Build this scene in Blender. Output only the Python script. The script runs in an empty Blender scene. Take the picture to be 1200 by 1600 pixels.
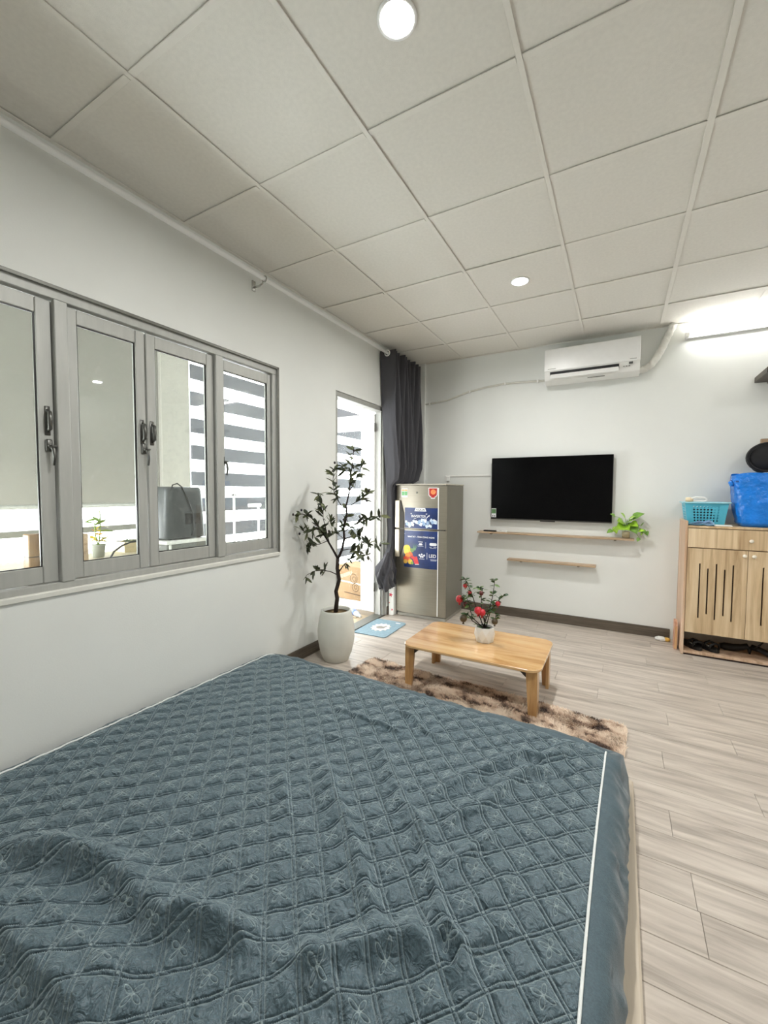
import bpy, math, random
import numpy as np
from mathutils import Vector, Matrix

# ------------------------------------------------------------------ camera
W, H, F = 1200, 1600, 651.3
YAW, PITCH, ROLL = 0.515018, -0.048172, 0.00532
CAM = np.array([2.105, 0.0, 1.29])
YB, ZC = 4.416, 2.74            # back wall, ceiling

def cam_axes():
    cy, sy, cp, sp = math.cos(YAW), math.sin(YAW), math.cos(PITCH), math.sin(PITCH)
    f = np.array([-sy * cp, cy * cp, sp]); r = np.array([cy, sy, 0.0]); u = np.cross(r, f)
    cr, sr = math.cos(ROLL), math.sin(ROLL)
    return cr * r + sr * u, -sr * r + cr * u, f
AR, AU, AF = cam_axes()
def ray(px, py): return AR * ((px - 600) / F) - AU * ((py - 800) / F) + AF
def onX(px, py, X): d = ray(px, py); return CAM + d * ((X - CAM[0]) / d[0])
def onY(px, py, Y): d = ray(px, py); return CAM + d * ((Y - CAM[1]) / d[1])
def onZ(px, py, Z): d = ray(px, py); return CAM + d * ((Z - CAM[2]) / d[2])

scene = bpy.context.scene
col = scene.collection
cd = bpy.data.cameras.new('camera'); cam = bpy.data.objects.new('camera', cd); col.objects.link(cam)
cd.sensor_fit = 'HORIZONTAL'; cd.sensor_width = 36.0; cd.lens = 36.0 * F / W; cd.clip_start = 0.02
m = Matrix.Identity(4)
for i in range(3):
    m[i][0], m[i][1], m[i][2], m[i][3] = AR[i], AU[i], -AF[i], CAM[i]
cam.matrix_world = m
scene.camera = cam

# ------------------------------------------------------------------ world, light level
SKY = 8.0
DOWNLIGHT_W = 11.5
TUBE_EMIT = 19.0
w = bpy.data.worlds.new('sky'); scene.world = w; w.use_nodes = True
bg = w.node_tree.nodes['Background']
bg.inputs['Color'].default_value = (0.96, 0.99, 1.0, 1); bg.inputs['Strength'].default_value = SKY
vs = scene.view_settings
vs.view_transform = 'Standard'; vs.look = 'None'; vs.gamma = 1.0; vs.use_curve_mapping = False
vs.exposure = 0.98

R = random.Random(7)
nrng = np.random.default_rng(5)

# ------------------------------------------------------------------ materials
def srgb(r, g, b):
    f = lambda c: (c / 255 / 12.92) if c / 255 <= 0.04045 else ((c / 255 + 0.055) / 1.055) ** 2.4
    return (f(r), f(g), f(b), 1)

def new_mat(name):
    mt = bpy.data.materials.new(name); mt.use_nodes = True
    nt = mt.node_tree
    return mt, nt, nt.nodes['Principled BSDF']

def N(nt, typ, **kw):
    n = nt.nodes.new(typ)
    for k, v in kw.items():
        if k.startswith('i_'):
            n.inputs[int(k[2:]) if k[2:].isdigit() else k[2:].replace('_', ' ')].default_value = v
        else: setattr(n, k, v)
    return n

def mathn(nt, op, a, b=None):
    n = nt.nodes.new('ShaderNodeMath'); n.operation = op
    for i, v in enumerate((a, b)):
        if v is None: continue
        if isinstance(v, (int, float)): n.inputs[i].default_value = v
        else: nt.links.new(v, n.inputs[i])
    return n.outputs[0]

MATS = {}
def M(name, c, rough=0.5, metal=0.0, var=0.06, scale=20.0, bump=0.0, bscale=None, stretch=(1, 1, 1),
      coat=0.0, sheen=0.0, trans=0.0, emit=0.0, spec=None, sss=0.0, alpha=None):
    """plain procedural material: base colour varied by noise, optional bump"""
    if name in MATS: return MATS[name]
    mt, nt, b = new_mat(name)
    c = srgb(*c) if max(c[:3]) > 1 else tuple(c[:3]) + (1,)
    tc = N(nt, 'ShaderNodeTexCoord'); mp = N(nt, 'ShaderNodeMapping'); mp.inputs['Scale'].default_value = stretch
    nt.links.new(tc.outputs['Object'], mp.inputs['Vector'])
    nz = N(nt, 'ShaderNodeTexNoise'); nz.inputs['Scale'].default_value = scale; nz.inputs['Detail'].default_value = 4
    nt.links.new(mp.outputs[0], nz.inputs['Vector'])
    rp = N(nt, 'ShaderNodeValToRGB')
    rp.color_ramp.elements[0].color = tuple(x * (1 - var) for x in c[:3]) + (1,)
    rp.color_ramp.elements[1].color = tuple(min(1, x * (1 + var)) for x in c[:3]) + (1,)
    rp.color_ramp.elements[0].position = 0.3; rp.color_ramp.elements[1].position = 0.7
    nt.links.new(nz.outputs['Fac'], rp.inputs['Fac']); nt.links.new(rp.outputs['Color'], b.inputs['Base Color'])
    b.inputs['Roughness'].default_value = rough; b.inputs['Metallic'].default_value = metal
    if coat: b.inputs['Coat Weight'].default_value = coat; b.inputs['Coat Roughness'].default_value = 0.08
    if sheen: b.inputs['Sheen Weight'].default_value = sheen; b.inputs['Sheen Roughness'].default_value = 0.4
    if trans: b.inputs['Transmission Weight'].default_value = trans
    if spec is not None: b.inputs['Specular IOR Level'].default_value = spec
    if sss: b.inputs['Subsurface Weight'].default_value = sss; b.inputs['Subsurface Radius'].default_value = (.02, .02, .02)
    if emit: b.inputs['Emission Color'].default_value = c; b.inputs['Emission Strength'].default_value = emit
    if bump:
        n2 = N(nt, 'ShaderNodeTexNoise'); n2.inputs['Scale'].default_value = bscale or scale * 6; n2.inputs['Detail'].default_value = 3
        nt.links.new(mp.outputs[0], n2.inputs['Vector'])
        bp = N(nt, 'ShaderNodeBump'); bp.inputs['Strength'].default_value = bump; bp.inputs['Distance'].default_value = 0.01
        nt.links.new(n2.outputs['Fac'], bp.inputs['Height']); nt.links.new(bp.outputs[0], b.inputs['Normal'])
    MATS[name] = mt
    return mt

def wood(name, dark, mid, light, scale=(1.2, 18, 18), rough=0.45, coat=0.0, rnd=True, detail=6, spread=(0.32, 0.5, 0.7), spec=0.5, objvar=0.12):
    """streaky wood grain; scale is small along the grain"""
    mt, nt, b = new_mat(name)
    tc = N(nt, 'ShaderNodeTexCoord'); oi = N(nt, 'ShaderNodeObjectInfo')
    off = N(nt, 'ShaderNodeVectorMath', operation='SCALE'); off.inputs['Scale'].default_value = 37.0 if rnd else 0
    cx = N(nt, 'ShaderNodeCombineXYZ')
    for i in range(3): nt.links.new(oi.outputs['Random'], cx.inputs[i])
    nt.links.new(cx.outputs[0], off.inputs[0])
    ad = N(nt, 'ShaderNodeVectorMath', operation='ADD')
    nt.links.new(tc.outputs['Object'], ad.inputs[0]); nt.links.new(off.outputs[0], ad.inputs[1])
    mp = N(nt, 'ShaderNodeMapping'); mp.inputs['Scale'].default_value = scale
    nt.links.new(ad.outputs[0], mp.inputs['Vector'])
    nz = N(nt, 'ShaderNodeTexNoise'); nz.inputs['Scale'].default_value = 1.0; nz.inputs['Detail'].default_value = detail
    nz.inputs['Roughness'].default_value = 0.62; nz.inputs['Distortion'].default_value = 0.5
    nt.links.new(mp.outputs[0], nz.inputs['Vector'])
    rp = N(nt, 'ShaderNodeValToRGB'); e = rp.color_ramp.elements
    e[0].position, e[0].color = spread[0], srgb(*dark); e[1].position, e[1].color = spread[2], srgb(*light)
    k = e.new(spread[1]); k.color = srgb(*mid)
    nt.links.new(nz.outputs['Fac'], rp.inputs['Fac'])
    hs = N(nt, 'ShaderNodeHueSaturation')
    v = mathn(nt, 'ADD', mathn(nt, 'MULTIPLY', oi.outputs['Random'], objvar if rnd else 0.0), 1.0 - (objvar / 2 if rnd else 0.0))
    nt.links.new(v, hs.inputs['Value']); nt.links.new(rp.outputs['Color'], hs.inputs['Color'])
    nt.links.new(hs.outputs['Color'], b.inputs['Base Color'])
    b.inputs['Roughness'].default_value = rough; b.inputs['Specular IOR Level'].default_value = spec
    if coat: b.inputs['Coat Weight'].default_value = coat; b.inputs['Coat Roughness'].default_value = 0.06
    bp = N(nt, 'ShaderNodeBump'); bp.inputs['Strength'].default_value = 0.08; bp.inputs['Distance'].default_value = 0.004
    nt.links.new(nz.outputs['Fac'], bp.inputs['Height']); nt.links.new(bp.outputs[0], b.inputs['Normal'])
    return mt

def pane_mat(name, dirt=0.03, dscale=60.0, tint=(0.97, 0.99, 0.98), ior=1.5):
    mt = bpy.data.materials.new(name); mt.use_nodes = True; nt = mt.node_tree
    nt.nodes.clear()
    out = N(nt, 'ShaderNodeOutputMaterial'); tr = N(nt, 'ShaderNodeBsdfTransparent'); gl = N(nt, 'ShaderNodeBsdfGlossy'); df = N(nt, 'ShaderNodeBsdfDiffuse')
    tr.inputs['Color'].default_value = tint + (1,); gl.inputs['Roughness'].default_value = 0.02
    df.inputs['Color'].default_value = (.8, .8, .78, 1)
    fr = N(nt, 'ShaderNodeFresnel'); fr.inputs['IOR'].default_value = 1.5
    m1 = N(nt, 'ShaderNodeMixShader'); m2 = N(nt, 'ShaderNodeMixShader')
    ge = N(nt, 'ShaderNodeNewGeometry')
    nt.links.new(mathn(nt, 'SUBTRACT', ior, mathn(nt, 'MULTIPLY', ge.outputs['Backfacing'], ior - 1 / ior)), fr.inputs['IOR'])   # same reflectance on both faces
    nt.links.new(fr.outputs[0], m1.inputs[0]); nt.links.new(tr.outputs[0], m1.inputs[1]); nt.links.new(gl.outputs[0], m1.inputs[2])
    tc = N(nt, 'ShaderNodeTexCoord'); nz = N(nt, 'ShaderNodeTexNoise'); nz.inputs['Scale'].default_value = dscale; nz.inputs['Detail'].default_value = 5
    nt.links.new(tc.outputs['Object'], nz.inputs['Vector'])
    mr = N(nt, 'ShaderNodeMapRange'); mr.inputs['From Min'].default_value = 0.5; mr.inputs['From Max'].default_value = 0.75
    mr.inputs['To Min'].default_value = dirt * 0.4; mr.inputs['To Max'].default_value = dirt * 3
    nt.links.new(nz.outputs['Fac'], mr.inputs['Value']); nt.links.new(mr.outputs[0], m2.inputs[0])
    nt.links.new(m1.outputs[0], m2.inputs[1]); nt.links.new(df.outputs[0], m2.inputs[2]); nt.links.new(m2.outputs[0], out.inputs[0])
    return mt

# ------------------------------------------------------------------ mesh building
class MB:
    """collects geometry for ONE mesh"""
    def __init__(s): s.v = []; s.f = []
    def add(s, vs, fs):
        o = len(s.v); s.v += [tuple(map(float, p)) for p in vs]; s.f += [tuple(i + o for i in f) for f in fs]; return s
    def box(s, x0, x1, y0, y1, z0, z1, b=0.0):
        if b <= 0:
            return s.add([(x, y, z) for z in (z0, z1) for y in (y0, y1) for x in (x0, x1)],
                  [(0, 2, 3, 1), (4, 5, 7, 6), (0, 1, 5, 4), (2, 6, 7, 3), (0, 4, 6, 2), (1, 3, 7, 5)])
        b = min(b, (x1 - x0) * .45, (y1 - y0) * .45, (z1 - z0) * .45)
        cs = []; idx = {}
        for iz, z in enumerate((z0, z1)):
            for iy, y in enumerate((y0, y1)):
                for ix, x in enumerate((x0, x1)):
                    sx, sy, sz = (1 - 2 * ix) * b, (1 - 2 * iy) * b, (1 - 2 * iz) * b
                    for a, p in enumerate(((x, y + sy, z + sz), (x + sx, y, z + sz), (x + sx, y + sy, z))):
                        idx[ix, iy, iz, a] = len(cs); cs.append(p)
        fs = []
        for k in (0, 1):
            fs.append([idx[k, 0, 0, 0], idx[k, 1, 0, 0], idx[k, 1, 1, 0], idx[k, 0, 1, 0]])
            fs.append([idx[0, k, 0, 1], idx[1, k, 0, 1], idx[1, k, 1, 1], idx[0, k, 1, 1]])
            fs.append([idx[0, 0, k, 2], idx[1, 0, k, 2], idx[1, 1, k, 2], idx[0, 1, k, 2]])
        for a in (0, 1):
            for c in (0, 1):
                fs.append([idx[0, a, c, 1], idx[1, a, c, 1], idx[1, a, c, 2], idx[0, a, c, 2]])
                fs.append([idx[a, 0, c, 0], idx[a, 1, c, 0], idx[a, 1, c, 2], idx[a, 0, c, 2]])
                fs.append([idx[a, c, 0, 0], idx[a, c, 1, 0], idx[a, c, 1, 1], idx[a, c, 0, 1]])
                for d in (0, 1): fs.append([idx[a, c, d, 0], idx[a, c, d, 1], idx[a, c, d, 2]])
        P = np.array(cs); ctr = P.mean(0); out = []
        for f in fs:
            q = P[f]; n = np.cross(q[1] - q[0], q[2] - q[0])
            out.append(tuple(f) if n @ (q.mean(0) - ctr) > 0 else tuple(f[::-1]))
        return s.add(cs, out)
    def tube(s, pts, r, n=8, cap=True):
        pts = [np.array(p, float) for p in pts]; k = len(pts)
        rs = r if hasattr(r, '__len__') else [r] * k
        rings = []; up = None
        for i in range(k):
            t = pts[min(i + 1, k - 1)] - pts[max(i - 1, 0)]; t = t / (np.linalg.norm(t) + 1e-12)
            if up is None:
                a = np.array([0, 0, 1.0]) if abs(t[2]) < .9 else np.array([1.0, 0, 0])
                up = np.cross(t, a); up /= np.linalg.norm(up)
            else:
                up = up - t * (up @ t); up /= (np.linalg.norm(up) + 1e-12)
            bi = np.cross(t, up)
            rings.append([pts[i] + rs[i] * (math.cos(2 * math.pi * j / n) * up + math.sin(2 * math.pi * j / n) * bi) for j in range(n)])
        vs = [p for g in rings for p in g]; fs = []
        for i in range(k - 1):
            for j in range(n):
                a, b2 = i * n + j, i * n + (j + 1) % n
                fs.append((a, b2, b2 + n, a + n))
        if cap: fs.append(tuple(range(n))[::-1]); fs.append(tuple((k - 1) * n + j for j in range(n)))
        return s.add(vs, fs)
    def lathe(s, prof, c=(0, 0, 0), n=32, axis='z', squash=(1, 1)):
        vs = []; fs = []
        for (r, h) in prof:
            for j in range(n):
                a = 2 * math.pi * j / n; x, y = r * math.cos(a) * squash[0], r * math.sin(a) * squash[1]
                p = {'z': (x, y, h), 'y': (x, h, y), 'x': (h, x, y)}[axis]
                vs.append((p[0] + c[0], p[1] + c[1], p[2] + c[2]))
        for i in range(len(prof) - 1):
            for j in range(n):
                a, b2 = i * n + j, i * n + (j + 1) % n
                f = (a, b2, b2 + n, a + n)
                fs.append(f if axis != 'y' else f[::-1])
        if prof[0][0] > 1e-6: fs.append(tuple(range(n))[::-1] if axis != 'y' else tuple(range(n)))
        if prof[-1][0] > 1e-6:
            t = tuple((len(prof) - 1) * n + j for j in range(n)); fs.append(t if axis != 'y' else t[::-1])
        return s.add(vs, fs)
    def prism(s, poly, lo, hi, axis='z'):
        """polygon (2D, counter-clockwise) extruded along an axis: z:(x,y) y:(x,z) x:(y,z)"""
        n = len(poly)
        def P(a, b2, h): return {'z': (a, b2, h), 'y': (a, h, b2), 'x': (h, a, b2)}[axis]
        vs = [P(a, b2, lo) for a, b2 in poly] + [P(a, b2, hi) for a, b2 in poly]
        fs = [tuple(range(n))[::-1], tuple(range(n, 2 * n))] + [(i, (i + 1) % n, n + (i + 1) % n, n + i) for i in range(n)]
        if axis == 'y': fs = [f[::-1] for f in fs]
        return s.add(vs, fs)
    def sphere(s, c, r, n=12, k=8, sq=(1, 1, 1)):
        vs = [(c[0], c[1], c[2] - r * sq[2])]
        for i in range(1, k):
            t = math.pi * i / k
            for j in range(n):
                a = 2 * math.pi * j / n
                vs.append((c[0] + r * sq[0] * math.sin(t) * math.cos(a), c[1] + r * sq[1] * math.sin(t) * math.sin(a), c[2] - r * sq[2] * math.cos(t)))
        vs.append((c[0], c[1], c[2] + r * sq[2])); L = len(vs) - 1; fs = []
        for j in range(n):
            fs.append((0, 1 + (j + 1) % n, 1 + j)); fs.append((L, L - n + j, L - n + (j + 1) % n))
        for i in range(k - 2):
            for j in range(n):
                a, b2 = 1 + i * n + j, 1 + i * n + (j + 1) % n
                fs.append((a, b2, b2 + n, a + n))
        return s.add(vs, fs)
    def mesh(s, name):
        me = bpy.data.meshes.new(name); me.from_pydata(s.v, [], s.f); me.update(); return me
    def build(s, name, mat, parent=None, smooth=False, loc=None, rot=None):
        me = s.mesh(name)
        if mat: me.materials.append(mat)
        if smooth: me.shade_smooth() if smooth is True else me.shade_smooth()
        if smooth == 'auto': sharp(me)
        return link(name, me, parent, loc, rot)

def sharp(me, ang=math.radians(38)):
    me.set_sharp_from_angle(angle=ang)

def link(name, data, parent=None, loc=None, rot=None):
    o = bpy.data.objects.new(name, data); col.objects.link(o)
    if loc is not None: o.location = loc
    if rot is not None: o.rotation_euler = rot
    if parent is not None: o.parent = parent
    return o

def tag(o, label=None, cat=None, group=None, kind=None):
    if label: o['label'] = label
    if cat: o['category'] = cat
    if group: o['group'] = group
    if kind: o['kind'] = kind
    return o
def thing(name, label, cat, loc=(0, 0, 0), rot=(0, 0, 0), group=None):
    return tag(link(name, None, None, loc, rot), label, cat, group)

def lettering(text, size, mat, parent, loc, rot, bold=0.0, sx=1.0, name='lettering'):
    cu = bpy.data.curves.new('t', 'FONT'); cu.body = text; cu.size = size; cu.align_x = 'CENTER'; cu.align_y = 'CENTER'; cu.offset = bold
    cu.extrude = 0.0004
    t = bpy.data.objects.new('t', cu); col.objects.link(t)
    dg = bpy.context.evaluated_depsgraph_get(); dg.update()
    me = bpy.data.meshes.new_from_object(t.evaluated_get(dg))
    bpy.data.objects.remove(t); bpy.data.curves.remove(cu)
    me.materials.clear(); me.materials.append(mat)
    o = link(name, me, parent, loc, rot); o.scale = (sx, 1, 1); return o

def value_noise(x, y, scale, seed=0):
    rg = np.random.default_rng(seed); T = rg.random((64, 64))
    X, Y = x * scale + 100, y * scale + 100
    i, j = np.floor(X).astype(int), np.floor(Y).astype(int); fx, fy = X - i, Y - j
    fx, fy = fx * fx * (3 - 2 * fx), fy * fy * (3 - 2 * fy); g = lambda a, b: T[a % 64, b % 64]
    return (g(i, j) * (1 - fx) + g(i + 1, j) * fx) * (1 - fy) + (g(i, j + 1) * (1 - fx) + g(i + 1, j + 1) * fx) * fy - 0.5

def rrect(x0, x1, y0, y1, r, n=6):
    p = []
    for cx, cy, a0 in ((x1 - r, y0 + r, -90), (x1 - r, y1 - r, 0), (x0 + r, y1 - r, 90), (x0 + r, y0 + r, 180)):
        for k in range(n + 1):
            a = math.radians(a0 + 90 * k / n); p.append((cx + r * math.cos(a), cy + r * math.sin(a)))
    return p

# shared materials
m_wall = M('wall_paint', (230, 232, 228), 0.75, var=0.015, scale=3, bump=0.05, bscale=140)
m_ceil = M('ceiling_board', (230, 227, 219), 0.9, var=0.03, scale=60, bump=0.12, bscale=420)
m_bar = M('ceiling_bar_paint', (233, 230, 222), 0.8, var=0.02)
m_alu = M('brushed_aluminium', (176, 177, 172), 0.5, metal=0.25, var=0.05, scale=6, stretch=(8, 8, 1))
m_alud = M('dull_dark_aluminium', (112, 112, 106), 0.45, metal=0.5, var=0.05, scale=6)
m_white = M('white_plastic', (236, 236, 232), 0.35, var=0.015)
m_whitem = M('white_enamel', (240, 240, 238), 0.3, var=0.015)
m_black = M('black_plastic', (14, 14, 15), 0.35, var=0.05)
m_handle = M('grey_cast_metal', (96, 96, 92), 0.35, metal=0.7, var=0.12, scale=60)
m_base = wood('baseboard_wood', (74, 66, 56), (90, 81, 70), (108, 97, 84), scale=(3, 3, 60), rnd=False)
m_plank = wood('floor_plank_vinyl', (148, 139, 129), (188, 178, 167), (214, 205, 194), scale=(2.0, 20, 20), rough=0.38, spec=0.35, objvar=0.07, spread=(0.28, 0.5, 0.72))
m_cab = wood('light_ash_laminate', (170, 140, 104), (212, 186, 148), (228, 206, 172), scale=(20, 20, 0.9), rough=0.45, spread=(0.3, 0.5, 0.66), objvar=0.04)
m_cabside = wood('ash_laminate_edge', (178, 146, 118), (205, 174, 145), (222, 195, 170), scale=(20, 20, 0.9), rough=0.5, objvar=0.03)
m_table = wood('varnished_rubberwood', (190, 140, 86), (222, 178, 122), (236, 202, 152), scale=(2.0, 13, 13), rough=0.2, coat=1.0, rnd=False)
m_leg = wood('rubberwood_legs', (168, 122, 74), (206, 162, 108), (226, 188, 138), scale=(20, 20, 1.5), rough=0.3, coat=0.3, rnd=False)
m_shelfw = wood('shelf_oak', (150, 124, 98), (184, 158, 128), (202, 178, 150), scale=(1.5, 24, 24), rnd=False)
m_darkw = wood('dark_walnut', (46, 38, 32), (62, 53, 45), (80, 69, 59), scale=(2, 18, 18), rnd=False)
m_glass = pane_mat('window_glass', 0.03, 40)
m_glassd = pane_mat('dusty_window_glass', 0.05, 160)
m_door_glass = pane_mat('door_glass', 0.006, 20, (.90, .92, .92), 1.25)

def tree_copy(o, **kw):
    c = o.copy(); col.objects.link(c)
    for ch in o.children:
        d = ch.copy(); col.objects.link(d); d.parent = c
        for g in ch.children:
            e = g.copy(); col.objects.link(e); e.parent = d
    return c

# ================================================================== SETTING
RX, RY0 = 4.40, -1.40            # right wall, rear wall
# floor: slab and planks along X, joints at y = 1.55 + k*0.15
fl = tag(MB().box(-0.12, RX, RY0, YB, -0.10, -0.004).build('floor', M('floor_screed', (92, 84, 74), 0.9)), kind='structure')
PW, PL = 0.15, 0.92
def plank_mesh(L, PW):
    b = 0.0012; g = 0.0005
    x0, x1, y0, y1 = g, L - g, g, PW - g
    return MB().add([(x0, y0, -.004), (x1, y0, -.004), (x1, y1, -.004), (x0, y1, -.004),
                     (x0, y0, -b), (x1, y0, -b), (x1, y1, -b), (x0, y1, -b),
                     (x0 + b, y0 + b, 0), (x1 - b, y0 + b, 0), (x1 - b, y1 - b, 0), (x0 + b, y1 - b, 0)],
                    [(8, 9, 10, 11), (0, 1, 5, 4), (1, 2, 6, 5), (2, 3, 7, 6), (3, 0, 4, 7), (4, 5, 9, 8), (5, 6, 10, 9), (6, 7, 11, 10), (7, 4, 8, 11)])
pl_cache = {}
row = 0; y = 1.55 - 19 * PW
while y < YB - 0.005:
    off = {0: 0.51, 1: 0.20, 2: 0.82}[row % 3] + R.uniform(-.04, .04)
    if abs(y - 1.55) < 1e-3: off = (2.35 % PL)
    x = off - PL
    while x < RX - .001:
        a, b2 = max(x, 0.0), min(x + PL, RX)
        if b2 - a > .01:
            L = round(b2 - a, 3); wd_ = round(min(PW, YB - y), 4)
            if (L, wd_) not in pl_cache:
                pl_cache[L, wd_] = plank_mesh(L, wd_).mesh('plank'); pl_cache[L, wd_].materials.append(m_plank)
            o = link('plank', pl_cache[L, wd_], fl, (a, y, 0))
        x += PL
    y += PW; row += 1

# ceiling: deck, tee bars, lay-in panels
ce = tag(MB().box(-0.12, RX + .1, RY0 - .1, YB + .1, ZC + 0.012, ZC + 0.10).build('ceiling', m_ceil), kind='structure')
GX = [-0.029 + 0.6 * k for k in range(8)]; GY = [0.887 + 0.606 * k for k in range(-4, 7)]
xs = [0.0] + [g for g in GX if g > .05] + [RX]; ys = [RY0] + [g for g in GY if RY0 + .05 < g < YB - .05] + [YB]
pm = {}
for i in range(len(xs) - 1):
    for j in range(len(ys) - 1):
        wx, wy = xs[i + 1] - xs[i], ys[j + 1] - ys[j]; key = (round(wx, 3), round(wy, 3))
        if key not in pm:
            b = MB().box(-wx / 2 + .004, wx / 2 - .004, -wy / 2 + .004, wy / 2 - .004, 0, .009, .002)
            pm[key] = b.mesh('ceiling_panel'); pm[key].materials.append(m_ceil)
        link('ceiling_panel', pm[key], ce, ((xs[i] + xs[i + 1]) / 2, (ys[j] + ys[j + 1]) / 2, ZC + R.uniform(0.0006, 0.0026)),
             (R.uniform(-.0022, .0022), R.uniform(-.0022, .0022), 0))
def bar_y(x, y0, y1, wd):  # inverted tee seen from below
    MB().box(x - wd, x + wd, y0, y1, ZC - .0045, ZC - .001, .001).build('ceiling_bar', m_bar, ce)
for k, x in enumerate(xs[1:-1]): bar_y(x, RY0, YB, 0.0125 if abs(x - 2.371) < .01 else 0.0095)
for y in ys[1:-1]:
    for i in range(len(xs) - 1):
        MB().box(xs[i] + .011, xs[i + 1] - .011, y - .0125, y + .0125, ZC - .004 - R.uniform(0, .0025), ZC - .001, .001).build('ceiling_bar', m_bar, ce)
MB().box(0.0, .018, RY0, YB, ZC - .006, ZC - .001).build('ceiling_bar', m_bar, ce)
MB().box(0.018, RX, YB - .014, YB, ZC - .006, ZC - .001).build('ceiling_bar', m_bar, ce)

# left wall with window and door openings
WY0, WY1, WZ0, WZ1 = 0.40, 2.203, 0.856, 2.143
DY0, DY1, DZ1 = 2.885, 3.775, 2.145
TH = 0.12
b = MB()
b.box(-TH, 0, RY0, WY0, 0, ZC + .012); b.box(-TH, 0, WY0, WY1, 0, WZ0); b.box(-TH, 0, WY0, WY1, WZ1, ZC + .012)
b.box(-TH, 0, WY1, DY0, 0, ZC + .012); b.box(-TH, 0, DY0, DY1, DZ1, ZC + .012); b.box(-TH, 0, DY1, YB + .12, 0, ZC + .012)
tag(b.build('wall_left', m_wall), kind='structure')
b = MB().box(0, RX, YB, YB + .12, -.10, ZC + .012)
tag(b.build('wall_back', m_wall), kind='structure')
tag(MB().box(0, 0.148, YB - .035, YB, 0, ZC).build('trim_2', m_wall), kind='structure')
tag(MB().box(RX, RX + .12, RY0, YB + .12, -.10, ZC + .012).build('wall_right', m_wall), kind='structure')
tag(MB().box(-.12, RX + .12, RY0 - .12, RY0, -.10, ZC + .012).build('wall_rear', m_wall), kind='structure')
tag(MB().box(0.148, 2.52, YB - .014, YB, 0, 0.092, .003).box(3.345, RX, YB - .014, YB, 0, .092, .003).build('baseboard_back', m_base), kind='structure')
tag(MB().box(RX - .014, RX, RY0, YB - .014, 0, .092, .003).build('baseboard_right', m_base), kind='structure')
b = MB().box(0, .014, RY0, DY0 - .01, 0, .088, .003)
tag(b.build('baseboard_left', m_base), kind='structure')
tag(MB().box(0, .014, DY1 + .005, YB - .036, 0, .088, .003).build('trim_1', m_base), kind='structure')

# window: aluminium frame, four sashes, pulls and cam latches
win = tag(link('window_1', None, None, (0, 0, 0)), kind='structure')
fr = MB()
FX0, FX1 = -.085, -.012
fr.box(FX0, FX1, WY0, WY1, WZ1 - .042, WZ1, .003); fr.box(FX0, FX1, WY0, WY1, WZ0, WZ0 + .032, .003)
fr.box(FX0, FX1, WY0, WY0 + .045, WZ0 + .032, WZ1 - .042, .003); fr.box(FX0, FX1, WY1 - .040, WY1, WZ0 + .032, WZ1 - .042, .003)
fr.build('window_frame', m_alu, win)
for y0, y1 in ((.880, .930), (1.695, 1.745)):
    MB().box(FX0, FX1 + .006, y0, y1, WZ0 + .032, WZ1 - .042, .003).build('mullion', m_alu, win)
MB().box(-.012, .012, WY0 - .0, WY1 - .0, WZ0 - .022, WZ0 + .004, .004).build('window_sill', M('sill_paint', (222, 222, 214), .5, var=.04, scale=12), win)
MB().box(-.004, .003, WY0, WY1 + .006, WZ1 - .004, WZ1 + .012, .002).build('window_trim', m_alud, win)
MB().box(-.004, .003, WY1 - .006, WY1 + .012, WZ0, WZ1 + .012, .002).build('window_trim', m_alud, win)
def sash(y0, y1, left, right, dusty=False):
    s = MB(); x0, x1 = -.062, -.028; z0, z1 = WZ0 + .036, WZ1 - .050; g = .004
    y0 += g; y1 -= g
    s.box(x0, x1, y0, y0 + left, z0, z1, .003); s.box(x0, x1, y1 - right, y1, z0, z1, .003)
    s.box(x0 + .002, x1 - .002, y0 + left, y1 - right, z1 - .064, z1, .003); s.box(x0 + .002, x1 - .002, y0 + left, y1 - right, z0, z0 + .070, .003)
    o = s.build('sash', m_alu, win)
    MB().box(-.047, -.043, y0 + left - .004, y1 - right + .004, z0 + .066, z1 - .060).build('pane', m_glassd if dusty else m_glass, o)
    gk = MB(); yl, yr, zl, zh = y0 + left, y1 - right, z0 + .070, z1 - .064
    for a in ((yl, yl + .005, zl, zh), (yr - .005, yr, zl, zh), (yl + .005, yr - .005, zl, zl + .004), (yl + .005, yr - .005, zh - .004, zh)):
        gk.box(-.043, -.036, *a)
    gk.build('gasket', m_black, o)
    return o
sa = sash(.445, .880, .045, .055); sb = sash(.930, 1.282, .040, .045)
sc = sash(1.282, 1.695, .048, .045); sd = sash(1.745, WY1 - .040, .020, .028, True)
def pull(parent, y, z):
    p = MB(); p.box(-.028, -.024, y - .010, y + .010, z - .062, z + .062, .003)
    p.tube([(-.026, y, z - .045), (-.004, y, z - .034), (-.002, y, z), (-.004, y, z + .034), (-.026, y, z + .045)], [.006, .009, .010, .009, .006], 8)
    p.build('pull_handle', m_handle, parent, True)
def latch(parent, y, z, d=1):
    p = MB(); p.box(-.028, -.016, y - .012, y + .012, z - .022, z + .030, .004); p.box(-.020, -.004, y - .008, y + .026 * d if d > 0 else y + .008, z - .004, z + .006, .003)
    p.tube([(-.012, y + .002, z), (.004, y + .006, z - .014), (.006, y + .008, z - .045), (.002, y + .006, z - .082)], [.009, .008, .0065, .005], 8)
    p.build('latch_handle', m_handle, parent, True)
pz = float(onX(230, 676, -.02)[2]); lz = float(onX(232, 703, -.02)[2])
pull(sb, 1.257, pz); pull(sc, 1.308, pz); latch(sb, 1.262, lz)
pull(sa, .852, float(onX(73, 657, -.02)[2])); latch(sa, .853, float(onX(74, 697, -.02)[2]))
latch(sd, 1.752, float(onX(354, 722, -.02)[2]))

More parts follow.
